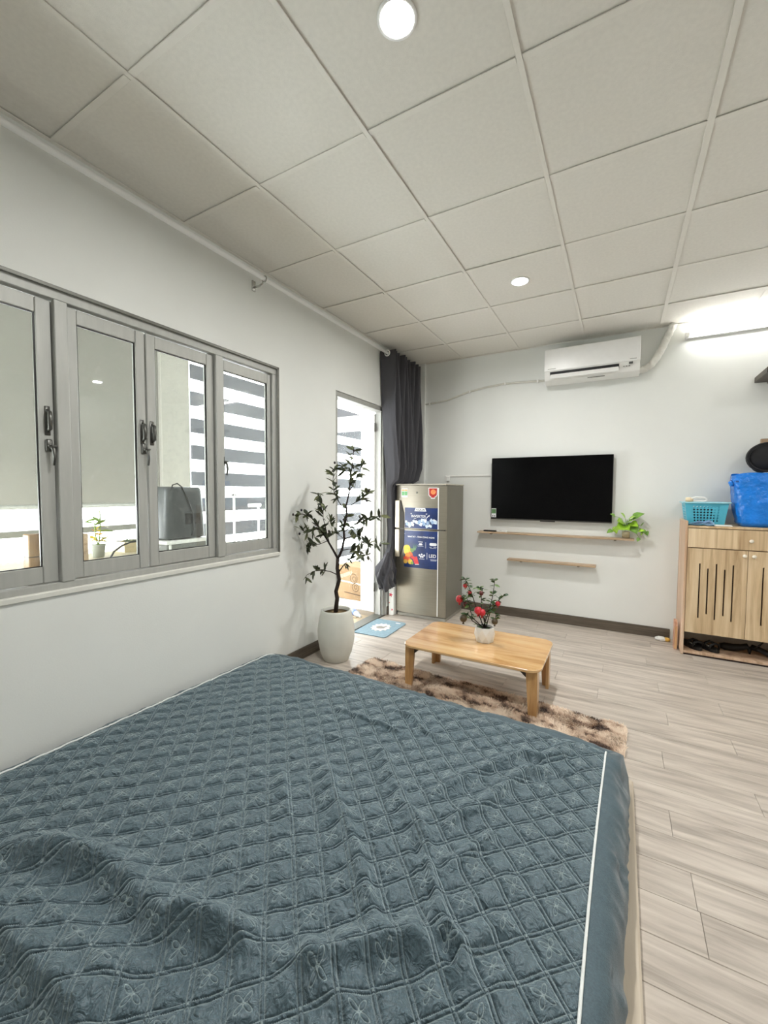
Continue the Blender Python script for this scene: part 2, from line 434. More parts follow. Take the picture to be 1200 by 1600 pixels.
# door: aluminium frame, glazed leaf swung outwards
dr = tag(link('door_1', None, None, (0, 0, 0)), kind='structure')
f = MB(); f.box(-.11, -.012, DY0, DY1, DZ1 - .042, DZ1, .003); f.box(-.11, -.012, DY1 - .055, DY1, 0, DZ1 - .042, .003); f.box(-.11, -.012, DY0, DY0 + .045, 0, DZ1 - .042, .003)
f.box(-.055, -.030, DY1 - .072, DY1 - .055, 0, DZ1 - .042, .002)
f.build('door_frame', m_alu, dr)
MB().box(-.118, .0, DY0 + .045, DY1 - .055, 0, .012, .003).build('threshold', m_alud, dr)
leaf = MB(); ly, lt = 3.700, .034; lx0, lx1 = -.92, -.105; lz0, lz1 = .03, 2.09; st = .095
leaf.box(lx0, lx0 + st, ly, ly + lt, lz0, lz1, .004); leaf.box(lx1 - st * 1.75, lx1, ly, ly + lt, lz0, lz1, .004)
leaf.box(lx0 + st, lx1 - st * 1.75, ly, ly + lt, lz1 - .16, lz1, .004); leaf.box(lx0 + st, lx1 - st * 1.75, ly, ly + lt, lz0, lz0 + .085, .004)
lo = leaf.build('door_leaf', M('white_powder_coat', (232, 231, 228), .4, var=.02), dr)
MB().box(lx0 + st - .004, lx1 - st * 1.75 + .004, ly + .014, ly + .019, lz0 + .08, lz1 - .155).build('pane', m_door_glass, lo)
for z in (.3, 1.95):
    MB().tube([(-.098, ly - .006, z - .045), (-.098, ly - .006, z + .045)], .009, 10).build('hinge', m_alud, lo, True)

# ================================================================== OUTSIDE the window: walkway with louvres
m_out = M('walkway_render', (172, 170, 162), .85, var=.03)
tag(MB().box(-1.55, -.12, -2.0, 7.5, -.10, -.02).build('walkway_floor', M('walkway_tiles', (140, 130, 116), .6, var=.06, scale=5)), kind='structure')
tag(MB().box(-1.45, -.12, -2.0, 7.5, 2.66, 2.74).build('walkway_ceiling', m_out), kind='structure')
tag(MB().box(-1.30, -1.20, 2.110, 2.372, -.02, 2.66, .004).build('walkway_column', m_out), kind='structure')
tag(MB().box(-.12, 0.0, YB + .12, 7.5, -.10, 2.74).box(-.12, 0.0, -2.0, RY0 - .12, -.10, 2.74).build('walkway_shade_wall', m_out), kind='structure')      # unseen neighbouring outer wall, added to keep sky light off the slats
lv = thing('louver_screen', 'grey slatted louver screen outside, beyond the glass door and right-hand panes', 'louver', (-1.2, 2.38, 0))
m_slat = M('grey_louver_metal', (104, 106, 114), .5, metal=.2, var=.06, scale=4)
sl = MB().box(-.012, .012, .0, 4.6, -.064, .064, .004).mesh('slat'); sl.materials.append(m_slat)
for k in range(11): link('slat', sl, lv, (0, 0, 2.337 + .2345 * 1 - .2345 * k))
for yy in (1.62, 3.3, 4.55): MB().box(-.045, -.014, yy - .02, yy + .02, -.02, 2.66).build('post', m_slat, lv)
sp = thing('hanging_screen', 'plain grey-white screen hanging outside above the walkway railing', 'screen', (-1.24, 0, 1.16))
MB().box(-.006, .006, -1.5, 2.108, 0.03, 1.49, .002).build('sheet', M('screen_sheet', (138, 136, 130), .8, var=.02, sss=0), sp)
MB().tube([(0, -1.5, .018), (0, 2.108, .018)], .018, 10).build('bottom_bar', m_alu, sp, True)
rl = thing('walkway_railing', 'grey metal handrail running outside below the hanging screen', 'railing', (-1.24, 0, 0))
MB().box(-.02, .02, -1.5, 2.108, .985, 1.028, .004).build('handrail', m_alud, rl)
for k in range(7): MB().box(-.010, .010, -1.3 + .55 * k, -1.28 + .55 * k, -.02, .985).build('post', m_alud, rl)
MB().box(-.012, .012, -1.5, 2.108, .10, .125).build('bottom_rail', m_alud, rl)

# bench against the outside of the wall, and what stands on it
bench_z = .905
m_bench = M('weathered_board', (196, 184, 160), .7, var=.12, scale=8, stretch=(4, .6, 4))
be = thing('outdoor_bench', 'pale weathered bench with drawer unit standing outside under the window', 'bench', (-.45, 1.3, -.02))
MB().box(-.26, .26, -.95, .88, bench_z - .008, bench_z + .02, .003).build('bench_top', m_bench, be)
for sx in (-.22, .18):
    for sy in (-.9, 0, .8): MB().box(sx, sx + .045, sy, sy + .045, 0, bench_z - .008, .003).build('leg', m_bench, be)
BZ = bench_z
bx = thing('wooden_offcut', 'upright brown wooden block outside the left-hand sash', 'block', (-.30, .905, BZ))
MB().box(-.03, .03, -.045, .045, 0, .178, .004).build('block', wood('brown_block', (110, 84, 58), (142, 112, 80), (164, 134, 98), scale=(20, 20, 2), rnd=False), bx)
MB().box(-.031, .031, -.046, .046, .07, .074).build('strap', m_darkw, bx)
bx = thing('timber_offcut', 'narrow yellowish timber piece outside beside the window mullion', 'block', (-.33, 1.102, BZ))
MB().box(-.03, .03, -.022, .022, 0, .16, .003).build('block', m_shelfw, bx)
# green and yellow croton in a grey pot
po = thing('potted_croton', 'small yellow and green leafy plant in a grey pot outside the window', 'potted plant', (-.5, 1.268, BZ))
MB().lathe([(.028, 0), (.036, .07), (.038, .075), (.034, .075), (.032, .06), (.0, .06)], n=18).build('pot', M('grey_pot', (168, 172, 160), .6), po, True)
m_ly, m_lg, m_lo = M('yellow_leaf', (226, 200, 60), .5, var=.15, sss=.2), M('fresh_green_leaf', (120, 150, 60), .5, var=.2), M('orange_leaf', (220, 160, 60), .5, var=.15)
MB().tube([(0, 0, .06), (-.004, -.012, .13), (.002, -.018, .20)], .004, 6).build('stem', m_lg, po)
MB().tube([(0, 0, .06), (.004, .01, .15), (0, .012, .27)], .004, 6).build('stem', m_lg, po)

def leaf_mesh(name, mat, L=1.0, wd=.28, fold=.06, bend=.12, n=5):
    vs = []; fs = []
    for i in range(n + 1):
        t = i / n; ww = wd * L * math.sin(math.pi * (t * .96 + .02)) ** .8 * .5; z = -bend * L * t * t
        vs += [(t * L, -ww, z + fold * ww * 2), (t * L, 0, z), (t * L, ww, z + fold * ww * 2)]
    for i in range(n):
        a = 3 * i; fs += [(a, a + 3, a + 4, a + 1), (a + 1, a + 4, a + 5, a + 2)]
    me = MB().add(vs, fs).mesh(name); me.materials.append(mat); me.shade_smooth(); return me
def orient(o, p, d, roll=0.0, s=1.0):
    """place o at p with its X axis along d"""
    d = Vector(d).normalized(); up = Vector((0, 0, 1)) if abs(d.z) < .95 else Vector((1, 0, 0))
    yv = up.cross(d).normalized(); zv = d.cross(yv)
    mm = Matrix((d, yv, zv)).transposed() @ Matrix.Rotation(roll, 3, 'X')
    o.matrix_local = Matrix.Translation(Vector(p)) @ mm.to_4x4() @ Matrix.Scale(s, 4)
cl = [leaf_mesh('leaf', mm, .085, .36) for mm in (m_lg, m_ly, m_lo)]
for c0, c1, cs in (((-.004, -.012, .12), (.002, -.018, .20), (0, 2, 2, 1)), ((.003, .008, .12), (0, .012, .27), (0, 0, 2, 1)), ((0, 0, .07), (0, 0, .12), (1, 1, 0, 1))):
    for k in range(10):
        t = R.random(); p = [a + (b2 - a) * t for a, b2 in zip(c0, c1)]; a = R.uniform(0, 6.28)
        o = link('leaf', cl[R.choice(cs) if t < .75 else 0], po); orient(o, p, (math.cos(a), math.sin(a), R.uniform(-.2, .8)), R.uniform(-.5, .5), R.uniform(.5, 1.0))
# planter
pt = thing('seedling_planter', 'low cream planter box with small seedlings outside the window', 'planter', (-.62, 1.55, BZ))
pb = MB(); pb.box(-.07, .07, -.11, .11, 0, .012); pb.box(-.07, -.062, -.11, .11, .012, .065); pb.box(.062, .07, -.11, .11, .012, .065); pb.box(-.062, .062, -.11, -.102, .012, .065); pb.box(-.062, .062, .102, .11, .012, .065)
pb.build('box', M('cream_plastic', (216, 200, 160), .5), pt)
MB().box(-.061, .061, -.101, .101, .012, .055).build('soil', M('dark_soil', (58, 46, 36), .95, var=.3, scale=120, bump=.5), pt)
sm = leaf_mesh('leaf', M('seedling_leaf', (76, 96, 58), .5, var=.2), .03, .4)
for k in range(26):
    o = link('leaf', sm, pt); a = R.uniform(0, 6.28); orient(o, (R.uniform(-.05, .05), R.uniform(-.09, .09), .055), (math.cos(a), math.sin(a), R.uniform(.3, 1.2)), 0, R.uniform(.7, 1.3))
# black lunch-cooler-like appliance on a white crate
cr = thing('storage_crate', 'white crate with grey drawer outside, carrying the black appliance', 'crate', (-.36, 1.66, BZ + .0))
MB().box(-.14, .14, -.16, .17, .062, .085, .004).build('lid', m_white, cr)
MB().box(-.13, .13, -.15, .16, 0.0, .062, .004).build('body', M('grey_crate', (118, 120, 116), .5), cr)
for yy in (-.14, .135): MB().box(.130, .138, yy, yy + .015, .004, .060, .002).build('corner_post', m_white, cr)
ap = thing('electric_cooker', 'dark grey rounded appliance with cord standing on the outside crate', 'appliance', (-.36, 1.66, BZ + .085))
def superbox(hx, hy, z0, z1, top=.86, n=36, e=5.0, r=.05, levels=10):
    prof = []
    for k in range(levels + 1):
        t = k / levels; prof.append((1 - (1 - top) * t ** 1.6, z0 + (z1 - z0) * t))
    pr = [(prof[0][0] * .96, z0)] + [(a, z + (.006 if i == 0 else 0)) for i, (a, z) in enumerate(prof[:-1])] + [(top * .99, z1 - .012), (top * .95, z1 - .003), (top * .85, z1), (0.0001, z1)]
    vs = []; fs = []
    for a, z in pr:
        for j in range(n):
            th = 2 * math.pi * j / n; c, s_ = math.cos(th), math.sin(th)
            vs.append((hx * a * abs(c) ** (2 / e) * (1 if c >= 0 else -1), hy * a * abs(s_) ** (2 / e) * (1 if s_ >= 0 else -1), z))
    for i in range(len(pr) - 1):
        for j in range(n):
            p, q = i * n + j, i * n + (j + 1) % n; fs.append((p, q, q + n, p + n))
    fs.append(tuple(range(n))[::-1])
    return MB().add(vs, fs)
m_app = M('charcoal_plastic', (62, 66, 66), .35, var=.06)
superbox(.12, .145, .006, .325, .88).build('housing', m_app, ap, 'auto')
MB().box(.112, .119, -.02, .09, .09, .16, .006).build('control_panel', m_black, ap)
for sx in (-.08, .08):
    for sy in (-.1, .1): MB().lathe([(.012, 0), (.012, .008)], (sx, sy, 0), 10).build('foot', m_black, ap)
MB().tube([(.10, -.10, .30), (.104, -.09, .335), (.104, -.06, .345), (.106, -.03, .325), (.118, .0, .25), (.128, .03, .15), (.128, .03, .05), (.124, .02, .02)], .004, 7).build('cord', m_black, ap, True)
# black cable and water pipe
cb = MB().tube([onX(172, 873, -.25), onX(178, 862, -.27), onX(190, 853, -.3), onX(204, 847, -.3), onX(214, 846, -.3), onX(240, 849, -.26)], .005, 7).build('power_cable', m_black, None, True)
tag(cb, 'black power cable arching over the outdoor bench', 'cable')
fa = thing('water_pipe', 'thin white water pipe with tap standing outside the right-hand pane', 'pipe', (-.5, 2.24, -.02))
MB().tube([(0, 0, 0), (0, 0, 1.34)], .009, 8).build('riser', m_white, fa, True)
MB().tube([(0, .25, 0), (0, .25, 1.17), (0, .24, 1.19), (0, .16, 1.19)], .009, 8).build('riser', m_white, fa, True)
MB().tube([(0, .15, 1.196), (0, .27, 1.196)], .016, 10).build('tap', m_white, fa, True)
MB().tube([(0, -.02, 1.28), (0, .02, 1.28)], .007, 8).build('valve', m_handle, fa, True)
# carton behind the open door leaf, posts, bottle and outdoor mat
ct = thing('cardboard_carton', 'brown printed cardboard carton standing outside behind the glass door', 'carton', (-.62, 4.13, -.02), (0, 0, math.radians(-14)))
m_card = M('kraft_cardboard', (172, 138, 100), .8, var=.08, scale=14)
m_print = M('dark_brown_print', (104, 76, 50), .8, var=.1)
MB().box(-.34, .34, 0, .30, 0, .41, .004).build('box', m_card, ct)
MB().box(-.341, .341, -.0012, 0, .205, .222).build('tape', M('white_tape', (232, 226, 212), .4), ct)
def ring(cx, cz, r, rr):
    q = MB(); n = 28
    vs = []; fs = []
    for j in range(n):
        a = 2 * math.pi * j / n
        for rad in (r, r - rr): vs.append((cx + rad * math.cos(a) * 1.15, -.0014, cz + rad * math.sin(a)))
    for j in range(n): a, b2 = 2 * j, 2 * ((j + 1) % n); fs.append((a, a + 1, b2 + 1, b2))
    return q.add(vs, fs)
for cx, cz, r in ((-.03, .27, .058), (-.02, .265, .030), (.0, .165, .052), (.005, .17, .026)): ring(cx, cz, r, .008).build('ring_print', m_print, ct)
MB().box(-.20, .12, -.0014, 0, .075, .088).build('line_print', m_print, ct)
pr = thing('yellow_post_rack', 'yellow and white uprights standing behind the carton outside', 'rack', (-.62, 4.52, -.02), (0, 0, math.radians(-14)))
m_yel = M('yellow_paint', (226, 178, 70), .45, var=.08)
for k, xx in enumerate((-.3, -.17, -.04, .09, .22, .32)): MB().box(xx, xx + .03, -.015, .015, 0, .62, .003).build('upright', m_yel if k % 2 else m_white, pr)
for zz in (.58, .44): MB().box(-.34, .38, .016, .030, zz, zz + .03, .003).build('crossbar', m_white, pr)
bt = thing('plastic_bottle', 'clear plastic bottle with blue label lying at the door sill outside', 'bottle', (-.26, 3.60, .012), (0, 0, math.radians(-35)))
MB().lathe([(.0, -.10), (.026, -.098), (.030, -.09), (.030, .04), (.022, .065), (.012, .085), (.012, .10), (0, .10)], axis='x', n=16).build('bottle_body', M('bottle_plastic', (222, 230, 236), .15, trans=.5), bt, True)
MB().lathe([(.0305, -.06), (.0305, .0)], axis='x', n=16).build('label_band', M('blue_label', (92, 116, 176), .4), bt, True)
MB().lathe([(.014, .098), (.014, .118), (0, .118)], axis='x', n=14).build('cap', m_white, bt, True)
bt.location.z = .0215
om = thing('outdoor_doormat', 'tan doormat with dark scroll pattern outside the threshold', 'doormat', (-.36, 3.30, -.02))
MB().prism(rrect(-.22, .22, -.38, .38, .03), 0, .010).build('mat', M('tan_mat', (198, 180, 152), .9, var=.08, scale=40, bump=.3), om)
for k in range(5):
    for s in (0, 1):
        cxy = (-.11 + .2 * s, -.28 + .14 * k); pts = [(cxy[0] + .075 * math.cos(t) , cxy[1] + .042 * math.sin(t), .011) for t in np.linspace(0, 5.4, 16)]
        MB().tube(pts, .005, 5).build('scroll', m_print, om)

# ================================================================== LIGHTS
m_led = M('led_diffuser', (1.0, .99, .96), .5, var=.0, emit=9.0)
def downlight(x, y, label, power=1.0):
    t = thing('ceiling_downlight', label, 'downlight', (x, y, ZC - .006), group='recessed ceiling downlights')
    MB().lathe([(.052, .002), (.060, .000), (.062, .003), (.062, .006)], n=40).build('trim_ring', m_whitem, t, True)
    MB().lathe([(.0, -.003), (.045, -.003), (.052, .001)], n=40).build('diffuser', m_led, t, True)
    ld = bpy.data.lights.new('downlight_lamp', 'AREA'); ld.shape = 'DISK'; ld.size = .10; ld.energy = DOWNLIGHT_W * power; ld.color = (1.0, .99, .97); ld.spread = math.radians(170)
    link('lamp', ld, t, (0, 0, -.006))
    return t
downlight(1.468, 1.190, 'round recessed downlight in the ceiling above the bed')
downlight(1.465, 3.008, 'round recessed downlight in the ceiling between low table and air conditioner')
downlight(3.300, 1.190, 'added unseen fill downlight in the ceiling over the open floor', .8)  # out-of-view lamp added for fill light
downlight(3.900, 3.008, 'added unseen fill downlight in the ceiling at the cabinet end', .35)  # second out-of-view lamp, a weaker fill added on this side
# fluorescent batten on the back wall
tb = thing('fluorescent_batten', 'glowing fluorescent tube batten high on the back wall', 'tube light', (2.545, YB, 2.612))
MB().box(0, 1.22, -.035, 0, -.012, .030, .004).build('housing', m_whitem, tb)
for xx in (0.0, 1.19): MB().box(xx, xx + .03, -.066, -.035, -.006, .030, .003).build('lamp_holder', m_white, tb)
tbm = M('lit_tube', (1.0, .99, .97), .4, var=0, emit=TUBE_EMIT)
MB().tube([(.03, -.052, .014), (1.19, -.052, .014)], .013, 14).build('tube', tbm, tb, True)

# ================================================================== BED
BX = dict(fl=(.125, 2.060), fr=(2.085, 1.985), nl=(.095, .12), nr=(2.065, .12))
TOPZ = .222
nu, nv = 620, 600
U, V = np.meshgrid(np.linspace(0, 1, nu), np.linspace(0, 1, nv), indexing='ij')
PX = (BX['nl'][0] * (1 - U) + BX['nr'][0] * U) * (1 - V) + (BX['fl'][0] * (1 - U) + BX['fr'][0] * U) * V
PY = (BX['nl'][1] * (1 - U) + BX['nr'][1] * U) * (1 - V) + (BX['fl'][1] * (1 - U) + BX['fr'][1] * U) * V
# right-hand seam bows inwards as in the photograph
bow = .020 * np.sin(np.pi * np.clip((PY - .3) / 1.65, 0, 1)) * np.clip((U - .75) / .25, 0, 1) ** 2
PX = PX - bow * 0.6
LX = PX + .006 * value_noise(PX, PY, 4, 1) + .010 * value_noise(PX, PY, 1.7, 2)
LY = PY + .006 * value_noise(PX, PY, 4, 3) + .010 * value_noise(PX, PY, 1.7, 4)
fx, fy = (LX - 1.888) / .107, (LY - 1.112) / .109
def cell_h(fx, fy):
    a, b2 = fx + fy - .5, fx - fy - .5
    da, db = np.abs(a - np.round(a)) / 13.1, np.abs(b2 - np.round(b2)) / 13.1
    mn = np.minimum(da, db); wd = .0050
    puff = .0115 * (1 - np.exp(-np.maximum(mn - wd, 0) / .0075))
    band = .0050 * (1 - np.minimum(mn / wd, 1) ** 2)
    return puff + band
quilt = cell_h(fx, fy)
# crumple inside the plain cells
crm = .0055 * value_noise(PX, PY, 26, 8) + .0035 * value_noise(PX, PY, 52, 9) + .005 * value_noise(PX, PY, 9, 10)

def wrinkle(pts, h, sl, sr):
    """ridge along a polyline given in photo pixels on the mattress top; sl / sr = width left / right of its direction"""
    P = [onZ(px, py, TOPZ)[:2] for px, py in pts]
    seg = [np.linalg.norm(P[i + 1] - P[i]) for i in range(len(P) - 1)]; tot = sum(seg)
    best = np.full(PX.shape, 1e9); sg = np.zeros(PX.shape); tt = np.zeros(PX.shape); acc = 0
    for i in range(len(P) - 1):
        d = (P[i + 1] - P[i]) / seg[i]; rx, ry = PX - P[i][0], PY - P[i][1]
        t = np.clip(rx * d[0] + ry * d[1], 0, seg[i]); ex, ey = rx - t * d[0], ry - t * d[1]
        D = np.hypot(ex, ey); s = np.sign(d[0] * ry - d[1] * rx); k = D < best
        best = np.where(k, D, best); sg = np.where(k, s, sg); tt = np.where(k, (acc + t) / tot, tt); acc += seg[i]
    wdt = np.where(sg > 0, sl, sr)
    tap = np.clip(np.minimum(tt, 1 - tt) / .18, 0, 1); tap = tap * tap * (3 - 2 * tap) * .9 + .1
    return h * tap * np.exp(-(best / wdt) ** 2)
wr = np.zeros(PX.shape)
WR = [
    ([(-60, 1420), (0, 1470), (40, 1512), (75, 1552), (112, 1592), (150, 1640)], .034, .085, .028),
    ([(-40, 1330), (30, 1338), (93, 1347), (160, 1362), (190, 1378), (215, 1408), (258, 1448), (300, 1456), (345, 1468), (400, 1497), (440, 1506)], .030, .060, .030),
    ([(60, 1330), (130, 1352), (170, 1365)], .012, .05, .03),
    ([(250, 1444), (300, 1452), (350, 1466), (400, 1492)], .014, .04, .022),
    ([(440, 1512), (500, 1522), (545, 1500), (598, 1484), (645, 1482), (690, 1500)], .032, .050, .026),
    ([(512, 1185), (520, 1240), (540, 1290), (556, 1330), (570, 1385), (585, 1440), (600, 1486)], .020, .022, .045),
    ([(440, 1200), (446, 1240), (452, 1290)], .010, .016, .04),
    ([(592, 1160), (612, 1210), (634, 1262), (660, 1300), (676, 1356)], .018, .020, .040),
    ([(655, 1330), (674, 1385), (690, 1450), (716, 1492), (735, 1560)], .022, .020, .036),
    ([(640, 1300), (655, 1340), (668, 1390), (676, 1440)], -.012, .016, .016),
    ([(690, 1470), (704, 1494), (716, 1512)], -.022, .022, .022),
    ([(690, 1300), (724, 1281), (761, 1264), (788, 1238), (828, 1211), (856, 1199)], .020, .045, .020),
    ([(660, 1250), (700, 1237), (760, 1206), (817, 1183), (846, 1190), (880, 1184), (905, 1170)], .017, .040, .018),
    ([(826, 1219), (860, 1212), (905, 1206)], -.010, .016, .016),
    ([(690, 1366), (724, 1347), (748, 1330), (778, 1303)], .014, .030, .016),
    ([(740, 1420), (770, 1400), (800, 1360)], .006, .04, .03),
    ([(518, 1106), (555, 1121), (592, 1134), (632, 1150)], .011, .022, .007),
    ([(608, 1110), (645, 1124), (656, 1142), (690, 1160)], .011, .022, .010),
    ([(470, 1160), (500, 1150), (560, 1158)], .007, .02, .012),
    ([(700, 1500), (760, 1470), (800, 1440)], .010, .035, .02),
    ([(860, 1180), (890, 1165), (930, 1160)], .008, .025, .014),
    ([(20, 1400), (80, 1430), (150, 1500), (210, 1560)], .010, .05, .04),
    ([(420, 1560), (470, 1545), (520, 1560), (560, 1600)], .012, .04, .03),
    ([(740, 1600), (770, 1560), (800, 1520)], .008, .03, .02),
]
for p_, h_, a_, b_ in WR: wr += wrinkle(p_, h_ * 1.6, a_, b_ * .8)
wr += .010 * value_noise(PX, PY, 3.2, 21) + .004 * value_noise(PX, PY, 7, 22)
edge = np.minimum(np.minimum(U, 1 - U) * 2.0, np.minimum(V, 1 - V) * 1.9)       # metres to the seam
fade = np.clip(edge / .05, 0, 1); fade2 = np.clip(edge / .10, 0, 1)
PZ = TOPZ + (quilt - .004) * (.35 + .65 * fade) + (crm + wr) * fade2 - .006 * (1 - np.clip(np.minimum(U, 1 - U) * 2 / .08, 0, 1)) ** 2 - .055 * np.clip(1 - (1 - V) * 1.9 / .11, 0, 1) ** 2.2
verts = np.stack([PX, PY, PZ], -1).reshape(-1, 3).astype(np.float32)
I = np.arange(nu * nv).reshape(nu, nv)
quads = np.stack([I[:-1, :-1], I[1:, :-1], I[1:, 1:], I[:-1, 1:]], -1).reshape(-1, 4)
me = bpy.data.meshes.new('quilted_top')
me.vertices.add(len(verts)); me.vertices.foreach_set('co', verts.ravel())
me.loops.add(quads.size); me.loops.foreach_set('vertex_index', quads.ravel().astype(np.int32))
me.polygons.add(len(quads)); me.polygons.foreach_set('loop_start', np.arange(0, quads.size, 4, dtype=np.int32))
uv = me.uv_layers.new(name='quilt')
uvs = np.stack([fx, fy], -1).reshape(-1, 2)[quads.ravel()].astype(np.float32)
uv.data.foreach_set('uv', uvs.ravel())
me.update(); me.validate(); me.shade_smooth()

# quilted fabric: stitched double lines and four-petal flowers follow the quilting
QC = (77, 97, 106)
mq, nt, bs = new_mat('quilted_slate_fabric')
uvn = N(nt, 'ShaderNodeUVMap', uv_map='quilt'); sx = N(nt, 'ShaderNodeSeparateXYZ'); nt.links.new(uvn.outputs[0], sx.inputs[0])
ux, uy = sx.outputs[0], sx.outputs[1]
def fold_(v): return mathn(nt, 'ABSOLUTE', mathn(nt, 'SUBTRACT', mathn(nt, 'FRACT', v), 0.5))      # 0.5 at integers
def dline(v):
    d = mathn(nt, 'DIVIDE', mathn(nt, 'SUBTRACT', 0.5, fold_(mathn(nt, 'ADD', v, .5))), 13.1)          # metres to the lattice line
    return d
da = dline(mathn(nt, 'ADD', ux, uy)); db = dline(mathn(nt, 'SUBTRACT', ux, uy))
def stitch(d, other):
    s = mathn(nt, 'LESS_THAN', mathn(nt, 'ABSOLUTE', mathn(nt, 'SUBTRACT', d, .0050)), .00055)
    return mathn(nt, 'MULTIPLY', s, mathn(nt, 'GREATER_THAN', other, .0046))
# flowers at integer coordinates
px_ = mathn(nt, 'MULTIPLY', mathn(nt, 'SUBTRACT', 0.5, fold_(ux)), .107); py_ = mathn(nt, 'MULTIPLY', mathn(nt, 'SUBTRACT', 0.5, fold_(uy)), .109)
mx, mi = mathn(nt, 'MAXIMUM', px_, py_), mathn(nt, 'MINIMUM', px_, py_)
el = mathn(nt, 'SQRT', mathn(nt, 'ADD', mathn(nt, 'POWER', mathn(nt, 'DIVIDE', mathn(nt, 'SUBTRACT', mx, .0135), .0115), 2.0), mathn(nt, 'POWER', mathn(nt, 'DIVIDE', mi, .0050), 2.0)))
petal = mathn(nt, 'LESS_THAN', mathn(nt, 'ABSOLUTE', mathn(nt, 'SUBTRACT', el, 1.0)), .11)
node = mathn(nt, 'LESS_THAN', mathn(nt, 'MAXIMUM', da, db), .0026)
line = mathn(nt, 'MAXIMUM', mathn(nt, 'MAXIMUM', stitch(da, db), stitch(db, da)), petal)
line = mathn(nt, 'MAXIMUM', mathn(nt, 'MULTIPLY', line, .46), mathn(nt, 'MULTIPLY', node, .42))
tc = N(nt, 'ShaderNodeTexCoord')
nz = N(nt, 'ShaderNodeTexNoise'); nz.inputs['Scale'].default_value = 260; nz.inputs['Detail'].default_value = 2; nt.links.new(tc.outputs['Object'], nz.inputs['Vector'])
rp = N(nt, 'ShaderNodeValToRGB'); rp.color_ramp.elements[0].color = tuple(c * .72 for c in srgb(*QC)[:3]) + (1,); rp.color_ramp.elements[1].color = tuple(c * 1.28 for c in srgb(*QC)[:3]) + (1,)
rp.color_ramp.elements[0].position, rp.color_ramp.elements[1].position = .3, .7
nt.links.new(nz.outputs['Fac'], rp.inputs['Fac'])
mxn = N(nt, 'ShaderNodeMix', data_type='RGBA'); nt.links.new(line, mxn.inputs['Factor']); nt.links.new(rp.outputs['Color'], mxn.inputs['A']); mxn.inputs['B'].default_value = srgb(182, 198, 198)
nt.links.new(mxn.outputs['Result'], bs.inputs['Base Color'])
bs.inputs['Roughness'].default_value = .46; bs.inputs['Sheen Weight'].default_value = .55; bs.inputs['Sheen Roughness'].default_value = .45; bs.inputs['Sheen Tint'].default_value = (.75, .9, .95, 1)
bs.inputs['Specular IOR Level'].default_value = .55
puffp = mathn(nt, 'MAXIMUM', 0.0, mathn(nt, 'SUBTRACT', 1.0, el))
def groove(d, other):
    g = mathn(nt, 'EXPONENT', mathn(nt, 'MULTIPLY', mathn(nt, 'POWER', mathn(nt, 'DIVIDE', mathn(nt, 'SUBTRACT', d, .0050), .0021), 2.0), -1.0))
    return g
gro = mathn(nt, 'MAXIMUM', groove(da, db), groove(db, da))
pgr = mathn(nt, 'EXPONENT', mathn(nt, 'MULTIPLY', mathn(nt, 'POWER', mathn(nt, 'DIVIDE', mathn(nt, 'SUBTRACT', el, 1.0), .28), 2.0), -1.0))
n3 = N(nt, 'ShaderNodeTexNoise'); n3.inputs['Scale'].default_value = 34; n3.inputs['Detail'].default_value = 3; n3.inputs['Distortion'].default_value = 1.2; nt.links.new(tc.outputs['Object'], n3.inputs['Vector'])
hgt = mathn(nt, 'ADD', mathn(nt, 'MULTIPLY', puffp, .0020), mathn(nt, 'MULTIPLY', nz.outputs['Fac'], .0008))
hgt = mathn(nt, 'ADD', hgt, mathn(nt, 'MULTIPLY', n3.outputs['Fac'], .020))
hgt = mathn(nt, 'SUBTRACT', hgt, mathn(nt, 'ADD', mathn(nt, 'MULTIPLY', gro, .0046), mathn(nt, 'MULTIPLY', pgr, .0022)))
bp = N(nt, 'ShaderNodeBump'); bp.inputs['Strength'].default_value = .9; bp.inputs['Distance'].default_value = 1.0
nt.links.new(hgt, bp.inputs['Height']); nt.links.new(bp.outputs[0], bs.inputs['Normal'])
me.materials.append(mq)

bed = thing('mattress', 'large low mattress in a wrinkled slate-blue quilted cover', 'mattress', (0, 0, 0))
link('quilted_top', me, bed)
# seam loop: near-left -> near-right -> far-right -> far-left
step = 3
def side_idx():
    L = [I[i, 0] for i in range(0, nu, step)] + [I[nu - 1, j] for j in range(0, nv, step)]
    L += [I[i, nv - 1] for i in range(nu - 1, -1, -step)] + [I[0, j] for j in range(nv - 1, -1, -step)]
    out = []
    for k in L:
        if not out or out[-1] != k: out.append(k)
    if out[0] == out[-1]: out.pop()
    return out
loop = verts[side_idx()].astype(float); nL = len(loop)
tg = np.roll(loop, -1, 0) - np.roll(loop, 1, 0); nrm = np.stack([tg[:, 1], -tg[:, 0]], -1); nrm /= np.linalg.norm(nrm, axis=1, keepdims=True)
ker = np.hanning(31); ker /= ker.sum(); sm_n = np.zeros_like(nrm)
for k in range(31): sm_n += ker[k] * np.roll(nrm, k - 15, 0)
sm_n /= np.linalg.norm(sm_n, axis=1, keepdims=True)
arc = np.concatenate([[0], np.cumsum(np.linalg.norm(np.diff(loop, axis=0), axis=1))])
prof = [(0, 0), (.018, .002), (.036, -.004), (.052, -.014), (.066, -.032), (.077, -.060), (.084, -.084), (.087, -.110), (.086, -.135), (.080, -.158), (.070, -.172), (.055, -.178)]
sv = []; 
